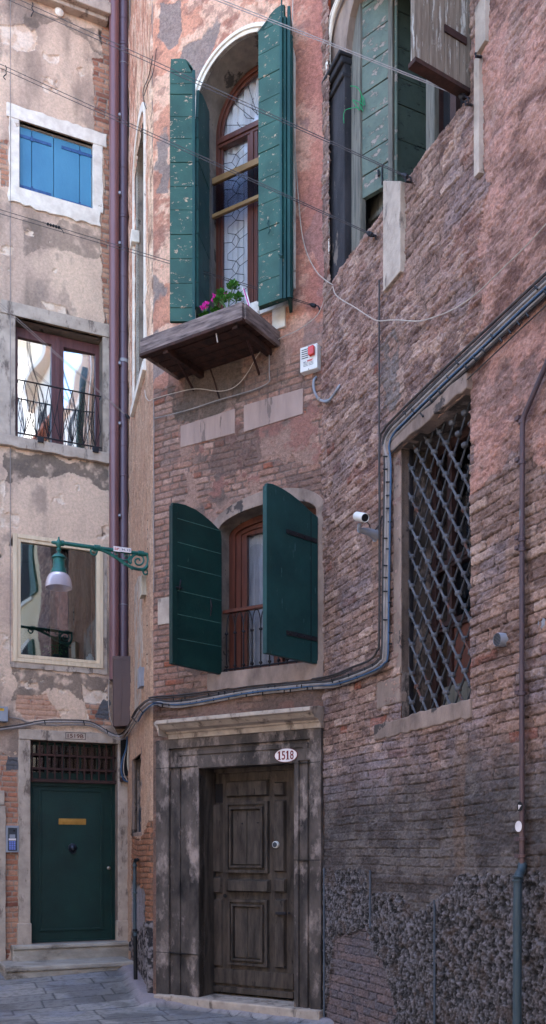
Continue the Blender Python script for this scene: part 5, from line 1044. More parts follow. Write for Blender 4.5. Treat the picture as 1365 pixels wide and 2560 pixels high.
# --- upper opening with sill line, black pilaster and folded shutters
mb = MB(); mb.box(R, ru0, ru1, rz0 - .05, rz0 + .012, -.62, .015)
sl_ = mb.build('window', MT['stone'], H_R, bevel=.008); sl_['label'] = 'large opening with a worn stone sill, black pilaster and wooden shutters'
mb = MB(); zt9 = ZTOP_R + .0; mb.box(R, ru0, ru1, zt9, zt9 + .1, -.7, 0); mb.box(R, ru0 - .1, ru0, rz0, zt9, -.7, -.03); mb.box(R, ru1, ru1 + .1, rz0, zt9, -.7, -.02); mb.build('reveal', MT['reveal'], sl_)
mb = MB(); mb.box(R, ru0, ru1, rz0, zt9, -.75, -.66); mb.build('interior_wall', MT['room'], sl_)
mb = MB(); np_ = -.01; a = R.uz(823, 225, np_); b = R.uz(861, 672, np_); zcap = R.uz(840, 152, np_)[1]; zring = R.uz(840, 222, np_)[1]
mb.box(R, a[0], b[0], rz0 - .02, zring, -.3, np_); mb.box(R, a[0], b[0], zring, zcap - .04, -.3, np_); mb.build('pilaster', MT['stone_black'], sl_, bevel=.006)
mb = MB(); mb.box(R, a[0] - .05, b[0] + .02, zcap - .10, zcap - .06, -.3, np_ + .06); mb.box(R, a[0] - .03, b[0] + .01, zcap - .16, zcap - .10, -.3, np_ + .035); mb.box(R, a[0] - .03, b[0] + .005, zring - .025, zring + .02, -.3, np_ + .025)
mb.build('capital', MT['stone_black'], sl_, bevel=.012)
mb = MB()
for off, r in ((0, .022), (-7, .014)):
    mb.tube(smooth_pts([R.at(x + off, y, .015) for x, y in ((822, 165), (822, 120), (827, 75), (836, 35), (850, 0), (870, -40), (900, -90))], 5), r, 8)
mb.tube([R.at(819, 160, .02), R.at(817, 158, .03), R.at(819, 230, .02)], .012, 6); mb.tube([R.at(821, 228, .02), R.at(821, 500, .02), R.at(823, 640, .02)], .007, 6)
mb.build('arch_moulding', MT['stone_white'], sl_, smooth=True)
mb = MB(); mb.pprism(R, [(823, 152), (824, 110), (832, 55), (850, 2), (880, -50), (1000, -220), (1000, -140), (890, -20), (874, 40), (866, 100), (863, 152)], -.3, -.02); mb.build('arch_stone', MT['stone_brown'], sl_, bevel=.004)
mb = MB(); mb.pprism(R, [(864, 700), (863, 340), (867, 160), (876, 60), (878, -200), (900, -200), (900, 700)], -.14, -.08); mb.build('wooden_post', MT['wood_grey'], sl_, bevel=.006)
mb = MB()
for i in range(4): x0 = 900 + i * 15; mb.pprism(R, [(x0, 700), (x0, 380), (x0 + 14.4, 380), (x0 + 14.4, 700)], -.30, -.27)
mb.pprism(R, [(905, 560), (905, 572), (955, 530), (955, 518)], -.27, -.25); mb.build('boards', MT['wood_grey'], sl_, bevel=.003)
As = R.xy(900, -.10); Bs = seg(As, (-2600, F), 985); PAs = between(As, Bs)
Cs = seg(Bs, (4850, F), 1066); PBs = between(Bs, Cs)
print('shutter A', As, Bs, 'B', Cs, R.pu(1066), [((p[0] - R.O[0]) * R.N[0] + (p[1] - R.O[1]) * R.N[1]) for p in (As, Bs, Cs)])
s1 = leaf(PAs, 900, 984, 975, [-250, -170, -90, -25, 53, 125, 195, 262, 350, 405, 462], 'green_grey', 'shutter', H_R, edge=[(974, 985, -.02, .025)], edge_m='wood_grey', gap=.010)
s1['label'] = 'pale grey green planked shutter leaf hanging over the stone strip'
s2 = leaf(PBs, 989, 1065, 992, [-250, -150, -60, 30, 120, 195, 262, 350, 440, 520, 600], 'green_grey_dark', 'shutter', H_R, edge=[(986, 990, -.018, .03)], edge_m='green_grey', gap=.006); s2['label'] = 'darker mottled grey green shutter leaf turned inward'
mb = MB(); mb.pbox(PAs, (899, 1), (985, 460), -.03, -.02) if False else None
hk = MB(); hk.tube([PAs.at(946, 425, .03), PAs.at(946, 440, .03)], .01, 6); hk.tube([PAs.at(955, 412, .025), PAs.at(955, 462, .025)], .006, 6); hk.build('latch', MT['iron_dark'], s1)
Ch = R.xy(1183, -.03); Cn = seg(Ch, (3750, F), 1030); PC = between(Cn, Ch)
mb = MB(); zb1 = PC.uz(1030, 150)[1]; bw = PC.pu(1183)[0]
for i in range(4): mb.box(PC, bw * i / 4 * .98 + .004, bw * (i + 1) / 4 * .98, zb1, zb1 + 2.6, -.02, .02)
s3 = mb.build('shutter', MT['wood_brown'], H_R, bevel=.004); s3['label'] = 'bare brown wooden shutter leaf with a strap hinge'
mb = MB(); mb.box(PC, 0, bw, zb1 - .03, zb1, -.04, .035); mb.build('edge_batten', MT['wood_under'], s3); mb = MB(); hz = PC.uz(1105, 75)[1]; mb.box(PC, PC.pu(1105)[0], PC.pu(1160)[0], hz - .03, hz + .02, .02, .03); mb.build('hinge', MT['iron_rust'], s3)
mb = MB(); mb.pprism(R, [(1065, 700), (1065, 0), (1086, 0), (1086, 700)], -.34, -.28); mb.build('window_frame', MT['wood_grey'], sl_)
mb = MB(); mb.pprism(R, [(1086, 700), (1086, 0), (1098, 0), (1098, 700)], -.36, -.32); mb.pprism(R, [(1125, 700), (1125, 0), (1140, 0), (1140, 700)], -.36, -.32); mb.build('window_frame', MT['iron_rust'], sl_); pane(R, R.pu(1096, -.36)[0], ru1, rz0, zt9, -.36, 'glass_dull', sl_)
mb = MB(); mb.pprism(R, [(957, 452), (1000, 452), (1000, 678), (957, 730)], -.28, .075); mb.build('stone_strip', MT['stone'], H_R, bevel=.006)
mb = MB(); mb.pprism(R, [(1184, 150), (1197, 135), (1197, 430), (1184, 445)], -.05, .065); mb.pprism(R, [(1187, 20), (1212, -20), (1212, 100), (1187, 140)], -.05, .062); mb.build('stone_strip', MT['stone'], H_R, bevel=.004)
# ================================================================== THINGS ON THE WALLS
def route(pts, k=6, dy=0, dn=0, dx=0):
    return smooth_pts([pl.at(x + dx, y + dy, n + dn) for pl, x, y, n in pts], k)
def wallthing(name, label, cat, PL, px, py, n=.02, group=None): return thing(name, label, cat, PL.at(px, py, n), group)
def axn(PL): return (PL.N[0], PL.N[1], 0)

# --- two drainpipes in the inner corner, with the sheet metal shroud
YP = CF[1] - .20
def vpt(px, Y, z): return Vector(((px - CX) / F * Y, Y, z))
zb = EYE + (HOR - 1700) / F * YP
for (px, w_, Y, lab, mt_, seams) in ((285.6, 12.6, YP, 'thick plum brown drainpipe, the left one of the pair in the corner', 'pipe', (1085,)), (308.5, 11.4, YP + .07, 'thinner dark plum drainpipe with collars, right of the thick drainpipe', 'pipe_dark', (52, 115, 163, 425, 545, 696, 834, 905, 960, 1118, 1190, 1345, 1513, 1547))):
    t_ = thing('drainpipe', lab, 'drainpipe', vpt(px, Y, zb), 'drainpipes in the corner'); mb = MB(); mb.tube([vpt(px, Y, zb), vpt(px, Y, 14.4)], w_ / F * Y, 24); mb.build('pipe', MT[mt_], t_, smooth=True)
    for i, y in enumerate(seams):
        z = EYE + (HOR - y) / F * Y; r = w_ / F * Y; mb = MB()
        if i % 3 == 1: mb.lathe(vpt(px, Y, z), [(r + .002, -.02), (r + .006, -.018), (r + .006, .012), (r + .009, .014), (r + .009, .02), (r + .002, .022)], 24)
        else: mb.lathe(vpt(px, Y, z), [(r + .001, -.004), (r + .004, -.003), (r + .004, .003), (r + .001, .004)], 24)
        mb.build('collar', MT['plastic_grey' if i % 5 == 2 else mt_], t_, smooth=True)
    for y in (290, 485, 610, 910, 1060, 1290): 
        if px < 300: mb = MB(); mb.box(Plane((vpt(px, Y, 0).x, Y), (1, 0)), w_ / F * Y - .005, w_ / F * Y + .02, EYE + (HOR - y) / F * Y - .015, EYE + (HOR - y) / F * Y + .015, -.05, .03); mb.build('bracket', MT['plastic_grey'], t_)
t_ = thing('pipe_shroud', 'dented dark brown sheet metal shroud round the feet of the two drainpipes', 'pipe cover', vpt(305, YP - .1, 2.9))
PS = Plane((vpt(279, YP - .12, 0).x, YP - .12), (1, .06)); q = lambda x, y: PS.uz(x, y)
mb = MB(); a = q(281, 1640); b = q(331, 1640); c_ = q(332, 1770); d_ = q(324, 1815); e_ = q(282, 1817)
mb.prism(PS, [a, b, c_, d_, e_], -.24, 0)
mb.build('casing', MT['shroud'], t_, bevel=.012); mb = MB(); mb.pbox(PS, (281, 1640), (331, 1650), -.005, .004); mb.pprism(PS, [(303, 1650), (307, 1650), (307, 1700), (302, 1812), (300, 1812)], -.01, .003); mb.build('seam', MT['shroud'], t_, bevel=.002)
# thin cable tubes beside the pipes
for (px, y0_, y1_, mm, r, lab) in ((325, 0, 1640, 'cable_grey', .008, 'thin grey cable running straight up beside the drainpipes'),):
    mb = MB(); mb.tube([vpt(px + 1.2 * math.sin(i * 1.7), YP + .05, EYE + (HOR - (y0_ + (y1_ - y0_) * i / 14)) / F * YP) for i in range(-1, 15)], r, 6); tag(mb.build('cable', MT[mm], None, org_=vpt(px, YP, 3)), lab, 'cable')
mb = MB(); mb.tube(smooth_pts([L.at(x, y, .03) for x, y in ((272, 1100), (274, 1300), (277, 1500), (276, 1640), (272, 1720), (273, 1780), (283, 1815), (298, 1842))], 5), .0055, 6); tag(mb.build('cable', MT['wire_white'], None, org_=L.at(275, 1500, .03)), 'thin white cable down the left edge of the drainpipes', 'cable')
mb = MB(); mb.tube([L.at(26 - .0002 * y, y, .022) for y in range(-200, 1720, 60)], .0045, 5); tag(mb.build('cable', MT['cable_grey'], None, org_=L.at(26, 900, .02)), 'hair thin straight cable down the left part of the plaster house', 'cable')

# --- wall lamp
A = FC.xy(372, .02); hA = (HOR - 1386) * A[1]; YB = hA / (HOR - 1357); B = ((147 - CX) / F * YB, YB); LP = between(B, A)
lamp = thing('wall_lamp', 'teal iron lamp on a long scrolled bracket before the lower left window', 'street lamp', LP.at(372, 1386))
la = LP.at(150, 1357); lb_ = LP.at(371, 1387)
mb = MB(); mb.tube([la, lb_], .020, 14); mb.lathe(LP.at(243, 1369.5), [(.03, -.03), (.03, .03)], 12, lb_ - la); mb.lathe(LP.at(352, 1384), [(.03, -.03), (.03, .03)], 12, lb_ - la); mb.lathe(LP.at(156, 1358), [(.021, -.02), (.03, -.012), (.03, .012), (.021, .02)], 12, lb_ - la)
mb.build('arm', MT['teal_iron'], lamp, smooth=True)
def spiral(cx, cy, r0, r1, a0, a1, n=26): return [LP.at(cx + (r0 + (r1 - r0) * i / n) * math.cos(math.radians(a0 + (a1 - a0) * i / n)), cy - (r0 + (r1 - r0) * i / n) * math.sin(math.radians(a0 + (a1 - a0) * i / n))) for i in range(n + 1)]
sp_ = lambda pts, k=5: smooth_pts([LP.at(*p) for p in pts], k)
mb = MB()
mb.tube(sp_([(243, 1372), (262, 1378), (290, 1394), (318, 1413), (340, 1422), (358, 1423), (368, 1414), (371, 1400), (368, 1388)]), .017, 8)
mb.tube(spiral(346, 1402, 19, 3, 200, 200 - 560), .0095, 7); mb.tube(sp_([(328, 1410), (322, 1404), (324, 1396), (334, 1388), (346, 1383)]), .011, 7)
mb.tube(spiral(316, 1388, 9, 2, 300, 300 + 420), .008, 6); mb.tube(sp_([(300, 1397), (310, 1401), (322, 1398)]), .008, 6)
mb.tube(spiral(290, 1385, 8, 2, 60, 60 + 420), .007, 6); mb.tube(sp_([(258, 1378), (264, 1374), (272, 1375), (276, 1382), (283, 1390), (292, 1392)]), .008, 6)
mb.tube(spiral(273, 1377, 6, 1.5, 180, 180 - 400), .006, 6)
mb.tube(sp_([(243, 1370), (242, 1382), (236, 1388), (229, 1384), (227, 1376), (231, 1371)]), .010, 7); mb.tube(sp_([(226, 1372), (232, 1374), (240, 1378)]), .009, 6)
mb.tube(spiral(364, 1431, 6, 5, 100, 100 + 330), .009, 7); mb.tube(sp_([(358, 1421), (357, 1428), (360, 1435)]), .010, 6)
for x, y in ((312, 1410), (330, 1420), (372, 1412), (371, 1392), (362, 1422)): mb.lathe(LP.at(x, y), [(.0, -.022), (.018, -.012), (.022, 0), (.018, .012), (0, .022)], 8)
mb.build('scroll_bracket', MT['teal_iron'], lamp, smooth=True)
mb = MB(); mb.box(LP, LP.pu(371)[0], LP.pu(376)[0], LP.uz(371, 1436)[1], LP.uz(371, 1378)[1], -.025, .025); mb.build('wall_plate', MT['teal_iron'], lamp, bevel=.004)
k = YB / F; zc0 = lambda y: EYE + (HOR - y) * k
c0 = Vector((B[0], B[1], 0)); hx = lambda y: zc0(y)
def lathe_px(mb, prof): mb.lathe(c0, [(max(r * k, 0), zc0(y)) for r, y in prof], 28)
mb = MB(); lathe_px(mb, [(0, 1341), (2.5, 1344), (2, 1347), (4, 1350), (8, 1357), (8.5, 1361), (5, 1367), (3.5, 1370), (6, 1373), (6, 1376), (3.5, 1379), (4, 1384), (12, 1387), (17.5, 1393), (18, 1396), (14, 1397), (14.5, 1419), (17, 1422), (17, 1425), (19, 1428), (20, 1433), (21, 1437), (10, 1437.5)])
mb.lathe(LP.at(147, 1358), [(.0, -.08), (.012, -.07), (.018, -.05), (.018, .03)], 10, lb_ - la)
mb.tube([LP.at(151, 1428, .05), LP.at(151, 1436, .085)], .012, 6); mb.lathe(LP.at(150, 1402, .05), [(.012, 0), (.008, .012), (0, .014)], 8, axn(LP))
mb.build('lamp_head', MT['teal_iron'], lamp, smooth=True)
mb = MB(); NS = 120; prof = [(18, 1433), (24, 1438), (28.5, 1446), (31, 1455), (32.2, 1464), (32.6, 1470)]; vs = []
for r, y in prof + [(r - .8, y) for r, y in prof[::-1]]:
    for j in range(NS):
        q_ = 6.2832 * j / NS; rr = (r + .45 * (j % 2) * (1 if y < 1466 else .4)) * k; vs.append(c0 + Vector((math.cos(q_) * rr, math.sin(q_) * rr, zc0(y))))
mb.add(vs, [(i * NS + j, i * NS + (j + 1) % NS, (i + 1) * NS + (j + 1) % NS, (i + 1) * NS + j) for i in range(2 * len(prof) - 1) for j in range(NS)]); mb.build('lamp_shade', MT['lamp_glass'], lamp, smooth=True)
mb = MB(); lathe_px(mb, [(0, 1452), (6, 1448), (8, 1442), (5, 1436)]); mb.build('bulb', MT['enamel'], lamp, smooth=True)
sg = thing('direction_sign', 'small two part white street sign reading SP. H. 13 on the lamp arm', 'sign', LP.at(305, 1374, .03))
for (x0, x1, s_, mm) in ((284, 302.3, 'SP.', 'ink_red2'), (303, 328, 'H. 13', 'ink_blue')):
    mb = MB(); a = LP.uz(x0, 1365 if x0 < 300 else 1367.5, .03); b = LP.uz(x1, 1380 if x0 < 300 else 1382.5, .03); mb.box(LP, a[0], b[0], b[1], a[1], .024, .032); pl_ = mb.build('plate', MT['enamel'], sg, bevel=.001)
    text(s_, LP, a[0] + .009, b[1] + .014, (a[1] - b[1]) - .028, .0325, mm, pl_, width=(b[0] - a[0]) - .018)

# --- boxes on the chamfer
for (x0, y0_, x1, y1_, d__, mm, lab) in ((354, 1440, 372, 1488, .14, 'plastic_beige', 'beige junction box under the wall lamp bracket'), (347, 1668, 367, 1716, .12, 'plastic_grey', 'grey junction box just above the cable bend')):
    t_ = thing('junction_box', lab, 'box', FC.at(x1, y1_, .05), 'junction boxes on the chamfer'); n1_ = d__
    a = FC.uz(x1 + 1, y0_); b = FC.uz(x1 + 1, y1_); mb = MB(); mb.box(FC, a[0] - .16, a[0], b[1], a[1], .0, .062); mb.build('casing', MT[mm], t_, bevel=.006); mb = MB(); mb.box(FC, a[0] - .165, a[0] + .005, b[1] - .005, a[1] + .005, .062, .085); mb.build('lid', MT[mm], t_, bevel=.004)
t_ = None
mb = MB(); mb.tube([FC.at(371 - .002 * i * 50, 1290 + i * 18, .02) for i in range(26)], .009, 6); cc = tag(mb.build('cable', MT['plastic_beige'], None, org_=FC.at(370, 1500, .02)), 'pale clipped cable going up the chamfer past the junction boxes', 'cable')
for i in range(19): mb = MB(); mb.lathe(FC.at(371 - .002 * i * 66, 1300 + i * 24, .02), [(.012, -.008), (.012, .008)], 6); mb.build('clip', MT['cable_black'], cc)
mb = MB(); mb.tube(smooth_pts([M.at(385, y, .03) if i % 2 else M.at(384, y, .028) for i, y in enumerate(range(1000, 1560, 80))], 3), .005, 5); tag(mb.build('cable', MT['cable_grey'], None, org_=M.at(385, 1300, .03)), 'thin grey cable down the corner left of the brickwork', 'cable')

# --- cable bundles
def bundle(name, label, specs, clips, clip_r=.03):
    t_ = thing(name, label, 'cables', specs[0][0][0][0].at(*specs[0][0][0][1:]))
    for pts, r, mm, dy, dn, dx in specs:
        mb = MB(); mb.tube(route(pts, 5, dy, dn, dx), r * .8, 7); mb.build('cable', MT[mm], t_, smooth=True)
    for pl, x, y, n, ang, ln in clips:
        mb = MB(); a = pl.at(x - math.sin(ang) * ln, y - math.cos(ang) * ln, n); b = pl.at(x + math.sin(ang) * ln, y + math.cos(ang) * ln, n); mb.tube([a, b], .006, 5); mb.build('clip', MT['cable_black'], t_)
    return t_
pL = [(L, -60, 1832, .05), (L, 0, 1824, .05), (L, 50, 1817, .05), (L, 112, 1806, .05), (L, 175, 1805, .05), (L, 225, 1808, .05), (L, 255, 1822, .07), (L, 278, 1836, .14), (FC, 300 + 27, 1846, .22)]
mid = [(FC, 335, 1800, .10), (FC, 348, 1778, .08), (FC, 372, 1757, .06), (M, 392, 1755, .05), (M, 430, 1759, .04), (M, 478, 1754, .04), (M, 533, 1744, .04), (M, 597, 1732, .04), (M, 652, 1724, .04), (M, 715, 1718, .04), (M, 775, 1712, .04), (R, 822, 1709, .06), (R, 850, 1702, .06), (R, 890, 1688, .065), (R, 930, 1671, .065), (R, 950, 1656, .065), (R, 960, 1632, .065), (R, 962, 1500, .065), (R, 965, 1300, .065), (R, 967, 1160, .065), (R, 963, 1112, .065), (R, 975, 1080, .065), (R, 1005, 1048, .065), (R, 1100, 955, .065), (R, 1200, 861, .065), (R, 1300, 766, .065), (R, 1365, 706, .065), (R, 1460, 616, .065), (R, 1620, 464, .065)]
leftp = [(L, -60, 1832, .05), (L, 0, 1824, .05), (L, 50, 1817, .05), (L, 112, 1806, .05), (L, 175, 1805, .05), (L, 225, 1808, .05), (L, 255, 1822, .08), (L, 275, 1834, .16), (L, 298, 1842, .26), (L, 316, 1828, .22)]
leftq = [(L, 20, 1786, .04), (L, 45, 1790, .04), (L, 70, 1800, .04)] + leftp[3:]
upper = [(M, 372, 1745, .04), (M, 395, 1741, .03), (M, 440, 1738, .03), (M, 533, 1727, .03), (M, 610, 1712, .03), (M, 700, 1703, .03), (M, 775, 1698, .03), (R, 830, 1688, .04), (R, 880, 1668, .065), (R, 925, 1650, .065), (R, 943, 1625, .065), (R, 948, 1590, .065), (R, 949, 1300, .065), (R, 949, 1110, .065), (R, 958, 1078, .065), (R, 985, 1045, .065), (R, 1100, 932, .065), (R, 1200, 838, .065), (R, 1300, 744, .065), (R, 1365, 683, .065), (R, 1460, 593, .065), (R, 1620, 441, .065)]
cl = []
rc_ = random.Random(3)
for i in range(30):
    t = (i + rc_.uniform(-.25, .25)) / 29; x = 395 + t * 400; cl.append((M, x, 1757 - 47 * t + rc_.choice((-5, 1, 8)), .055, 0, 4.2))
for x, y in ((830, 1706), (850, 1701), (872, 1694), (892, 1686), (912, 1678), (932, 1670)): cl.append((R, x, y + rc_.choice((-4, 6)), .08, .3, 5))
for i in range(15): cl.append((R, 966 + rc_.choice((-3, 4, 9)), 1618 - i * 34 - rc_.uniform(0, 10), .085, 1.57, 4.5))
for i in range(17): x = 1010 + i * 22; cl.append((R, x, 1062 - (x - 1000) * .945 + rc_.choice((-22, -4, 10, 26)), .09, .65, 6))
for x, y in ((112, 1806), (210, 1807), (268, 1828), (318, 1828)): cl.append((L, x, y, .07 if x < 250 else .2, .2, 6))
for x, y in ((336, 1800), (352, 1776)): cl.append((FC, x, y, .13, .7, 7))
ends = leftp[-2:]
mid2 = [(L, 298, 1842, .26), (L, 314, 1832, .22)] + mid
bundle('cable_bundle', 'bundle of grey cables clipped over the old door and up round the grilled window', [
    (leftp[:-1] + mid2[1:], .015, 'cable_grey', 0, .01, 0), (leftq[:-1] + mid2[1:], .012, 'cable_grey', 7, 0, 3), (mid, .013, 'cable_grey', 9, .0, 6), (mid, .010, 'cable_blue', 3, .02, 10), (mid, .010, 'cable_dark', -6, 0, -6), (leftp[:-1] + mid2[1:], .010, 'cable_dark', -5, 0, -3),
    (upper, .012, 'cable_dark', 0, 0, 0), (upper[:9] , .008, 'cable_dark', 5, .01, 0), (mid[16:], .013, 'cable_dark', 16, 0, 0), (mid[21:], .010, 'cable_grey', 24, .01, 0), (mid[21:], .014, 'cable_dark', 32, 0, 0), (mid[21:], .006, 'cable_dark', 58, .0, 0)], cl)
# loose cables hanging in the gap right of the green door
for pts, r, mm, lab in ((((318, 1838), (316, 1870), (306, 1900), (303, 1925), (309, 1948), (320, 1955)), .012, 'cable_blue', 'blue cable hanging behind the right jamb of the green door'), (((324, 1836), (320, 1860), (311, 1895), (309, 1930), (318, 1952)), .007, 'wire_white', 'thin white cable hanging beside the blue cable'), (((326, 1834), (322, 1870), (320, 1910), (326, 1935), (336, 1945)), .016, 'plastic_beige', 'thick beige conduit hanging in a bend right of the green door')):
    mb = MB(); mb.tube(smooth_pts([L.at(x, y, .10) for x, y in pts], 6), r, 7); tag(mb.build('cable', MT[mm], None, smooth=True, org_=L.at(*pts[0], .1)), lab, 'cable')
mb = MB(); mb.pbox(L, (302, 1848), (334, 1940), -.01, .06); tag(mb.build('backing_board', MT['cable_black'], None, org_=L.at(318, 1900, .02)), 'black board behind the hanging cables under the brown shroud', 'board')
mb = MB(); mb.pbox(L, (303, 1944), (334, 1954), .0, .10); tag(mb.build('bracket', MT['iron_rust'], None, bevel=.003, org_=L.at(318, 1950, .02)), 'rusty bar on which the hanging cables end', 'bracket')

# --- clotheslines
def linep(label, p0, p1, gap, endP, sag=.04, mm='line_dark', r=.0034, n_end=.10, dark_end=True, knot=None):
    """a pair of cords from the left house to a hook on another wall"""
    x0, y0_ = p0; x1, y1_ = p1; sl = (y1_ - y0_) / (x1 - x0); xs = -90; ys = y0_ + sl * (xs - x0)
    Pa = L.at(xs, ys, .12); Pb = endP.at(x1, y1_, n_end) if isinstance(endP, Plane) else endP
    t_ = thing('clothesline', label, 'clothesline', Pb, 'double clotheslines strung between the houses')
    for s_ in (0, 1):
        e_ = Pb + Vector((0, 0, -.012 * s_)); a_ = L.at(xs, ys + gap * s_, .12); pts = []
        for i in range(25):
            t = i / 24; p = a_.lerp(e_, t); p.z -= sag * 4 * t * (1 - t) * 0; pts.append(p)
        mb = MB(); mb.tube(pts, r, 5); mb.build('cord', MT[mm], t_)
    mb = MB(); d_ = (Pa - Pb).normalized(); mb.lathe(Pb + Vector((0, 0, -.006)), [(.0, -.01), (.018, 0), (.02, .03), (.014, .05), (.005, .07)], 8, d_); mb.tube([Pb, Pb - d_ * .04, Pb - d_ * .05 + Vector((0, 0, -.03))], .006, 5)
    if isinstance(endP, Plane): mb.tube([Pb - d_ * .03, Pb - d_ * .03 - Vector((endP.N[0], endP.N[1], 0)) * n_end], .006, 5)
    mb.build('hook', MT['iron_dark'], t_, smooth=True)
    if knot:
        kb = MB(); f_ = (knot - xs) / (x1 - xs)
        Yk = None; p = Pa.lerp(Pb, .18); best = min(range(100), key=lambda i: abs(CX + F * (Pa.lerp(Pb, i / 200).x) / Pa.lerp(Pb, i / 200).y - knot)); p = Pa.lerp(Pb, best / 200)
        for j in range(5): kb.lathe(p + d_ * (.045 * (2 - j)) , [(0, -.018), (.016, -.004), (.016, .006), (0, .02)], 7, d_ + Vector((0, 0, .5 * (-1) ** j)))
        kb.tube([p - d_ * .09, p - d_ * .14 + Vector((0, 0, -.015)), p - d_ * .17 + Vector((0, 0, -.05))], .004, 4); kb.build('knot', MT['cable_black'], t_)
    return t_
linep('topmost double clothesline, from above the tall window to a hook at the brown shutter', (555, 0), (1160, 240), 9, R, mm='line_light', n_end=.06)
linep('double clothesline crossing the blue window corner and ending at the grey green shutter foot', (50, 0), (1018, 440), 14, R, mm='line_dark', n_end=.06)
linep('double clothesline passing above the blue window down to the wall under the wooden post', (0, 160), (930, 585), 11, R, n_end=.06)
linep('double clothesline below the blue window ending by the alarm box corner', (0, 524), (788, 763), 11, M, n_end=.06, knot=135)
Pe = vpt(323, YP - .02, EYE + (HOR - 1046) / F * YP)
linep('double clothesline over the middle left window tied to the drainpipe', (0, 758), (323, 1046), 8, Pe, mm='line_light')
# loops left on the lines
for (px, py, PLs, lab, mm) in ((12, 170, L, 'bit of black cord dangling from the clothesline at the left edge', 'cable_black'), (80, 12, L, 'tangled black cord hung on the topmost left clothesline', 'cable_black')):
    mb = MB(); mb.tube(smooth_pts([PLs.at(px + random.uniform(-5, 5), py + i * 7 - 6, .14) for i in range(6)], 4), .006, 5); tag(mb.build('cord', MT[mm], None, org_=PLs.at(px, py, .1)), lab, 'cord')
mb = MB(); mb.tube(smooth_pts([PAs.at(x, y, .04) for x, y in ((876, 215), (892, 218), (903, 235), (906, 262), (898, 275), (890, 262), (882, 250), (898, 255), (912, 262), (906, 240), (900, 262), (908, 278))], 5), .0035, 5); mb.tube(smooth_pts([PAs.at(x, y, .05) for x, y in ((898, 268), (880, 270), (863, 276), (859, 290), (860, 308))], 5), .003, 5)
tag(mb.build('string', MT['green_string'], None, org_=PAs.at(900, 260, .04)), 'tangle of green string caught on the grey green shutter', 'string')

# --- loose white wires
mb = MB(); mb.tube(smooth_pts([M.at(x, y, .06) for x, y in ((733, -40), (731, 60), (729, 200), (735, 330), (742, 440), (748, 520), (756, 590), (770, 640), (792, 680), (813, 700))] + [R.at(x, y, .05) for x, y in ((832, 712),)], 5), .005, 5)
tag(mb.build('wire', MT['wire_white'], None, org_=M.at(740, 400, .06)), 'thin white wire hanging right of the peeling shutter', 'wire')
mb = MB(); mb.tube(smooth_pts([R.at(x, y, .085) for x, y in ((832, 716), (838, 735), (855, 750), (885, 767), (920, 790), (945, 802), (985, 800), (1040, 803), (1070, 798), (1130, 775), (1190, 735), (1260, 668), (1320, 610), (1365, 560), (1430, 490), (1560, 340))], 5), .0045, 6)
tag(mb.build('wire', MT['wire_white'], None, smooth=True, org_=R.at(1000, 800, .04)), 'white wire sagging across the wall of the rough brick house', 'wire')
mb = MB(); mb.tube(smooth_pts([R.at(832, 716, .05)] + [M.at(x, y, .05) for x, y in ((812, 748), (795, 785), (765, 812), (735, 830), (700, 846), (650, 880), (620, 930), (590, 965), (550, 978), (490, 972), (430, 984), (385, 997))] + [FC.at(x, y, .05) for x, y in ((372, 1002), (364, 990), (362, 975))], 5), .0042, 6)
tag(mb.build('wire', MT['wire_white'], None, smooth=True, org_=M.at(500, 975, .05)), 'thin pale wire looping under the planter box to the gothic window', 'wire')
mb = MB(); mb.tube(smooth_pts([M.at(x, y, .04) for x, y in ((673, 870), (673, 930), (672, 955), (640, 972), (600, 985), (540, 1002), (480, 1022), (420, 1038), (384, 1046))], 5), .0055, 6)
tag(mb.build('wire', MT['cable_grey'], None, smooth=True, org_=M.at(500, 1010, .04)), 'dull wire running above the two stone tablets', 'wire')
# U conduit under the alarm box
mb = MB(); mb.tube(smooth_pts([M.at(x, y, n) for x, y, n in ((793, 942, -.01), (785, 950, .05), (784, 968, .05), (790, 988, .05), (800, 1000, .05))] + [R.at(x, y, n) for x, y, n in ((818, 1003, .07), (832, 990, .05), (845, 970, .05), (855, 957, .0))], 6), .012, 8)
t_ = tag(mb.build('conduit', MT['plastic_grey'], None, smooth=True, org_=M.at(800, 1000, .05)), 'short grey conduit bent like a U under the alarm box', 'conduit')
for x, y, pl in ((797, 998, M), (817, 1003, R)): mb = MB(); mb.lathe(pl.at(x, y, .055), [(.019, -.012), (.019, .012)], 8, (1, -.2, 0)); mb.build('clip', MT['cable_grey'], t_)

# --- alarm box
t_ = wallthing('alarm_box', 'white siren box with slots and a red lens on the wall above the stone tablets', 'alarm', M, 797, 925)
nA = .26; pa = M.xy(805, 0.0); PA2 = seg(pa, (1392 * 1.2, F), 793); PF = Plane(PA2, M.D)
mb = MB(); a = PF.uz(750, 876); b = PF.uz(793, 919); dpt = math.hypot(pa[0] - PA2[0], pa[1] - PA2[1]); mb.box(PF, a[0], b[0], b[1], a[1] + .02, -dpt, 0); mb.build('casing', MT['plastic_white'], t_, bevel=.006)
W_ = b[0] - a[0]; H2 = a[1] + .02 - b[1]; z0_ = b[1]
for i in range(5): mb = MB(); mb.box(PF, a[0] + W_ * .10, a[0] + W_ * .48, z0_ + H2 * (.52 + i * .085), z0_ + H2 * (.55 + i * .085), .0, .003); mb.build('slot', MT['plastic_dark'], t_)
mb = MB(); u_ = a[0] + W_ * .55; w_ = W_ * .34; mb.prism(PF, [(u_, z0_ + H2 * .56), (u_ + w_ * .2, z0_ + H2 * .50), (u_ + w_, z0_ + H2 * .53), (u_ + w_, z0_ + H2 * .86), (u_ + w_ * .85, z0_ + H2 * .90), (u_ + w_ * .1, z0_ + H2 * .88), (u_, z0_ + H2 * .84)], .0, .035); mb.build('lens', MT['red_lens'], t_, bevel=.008)
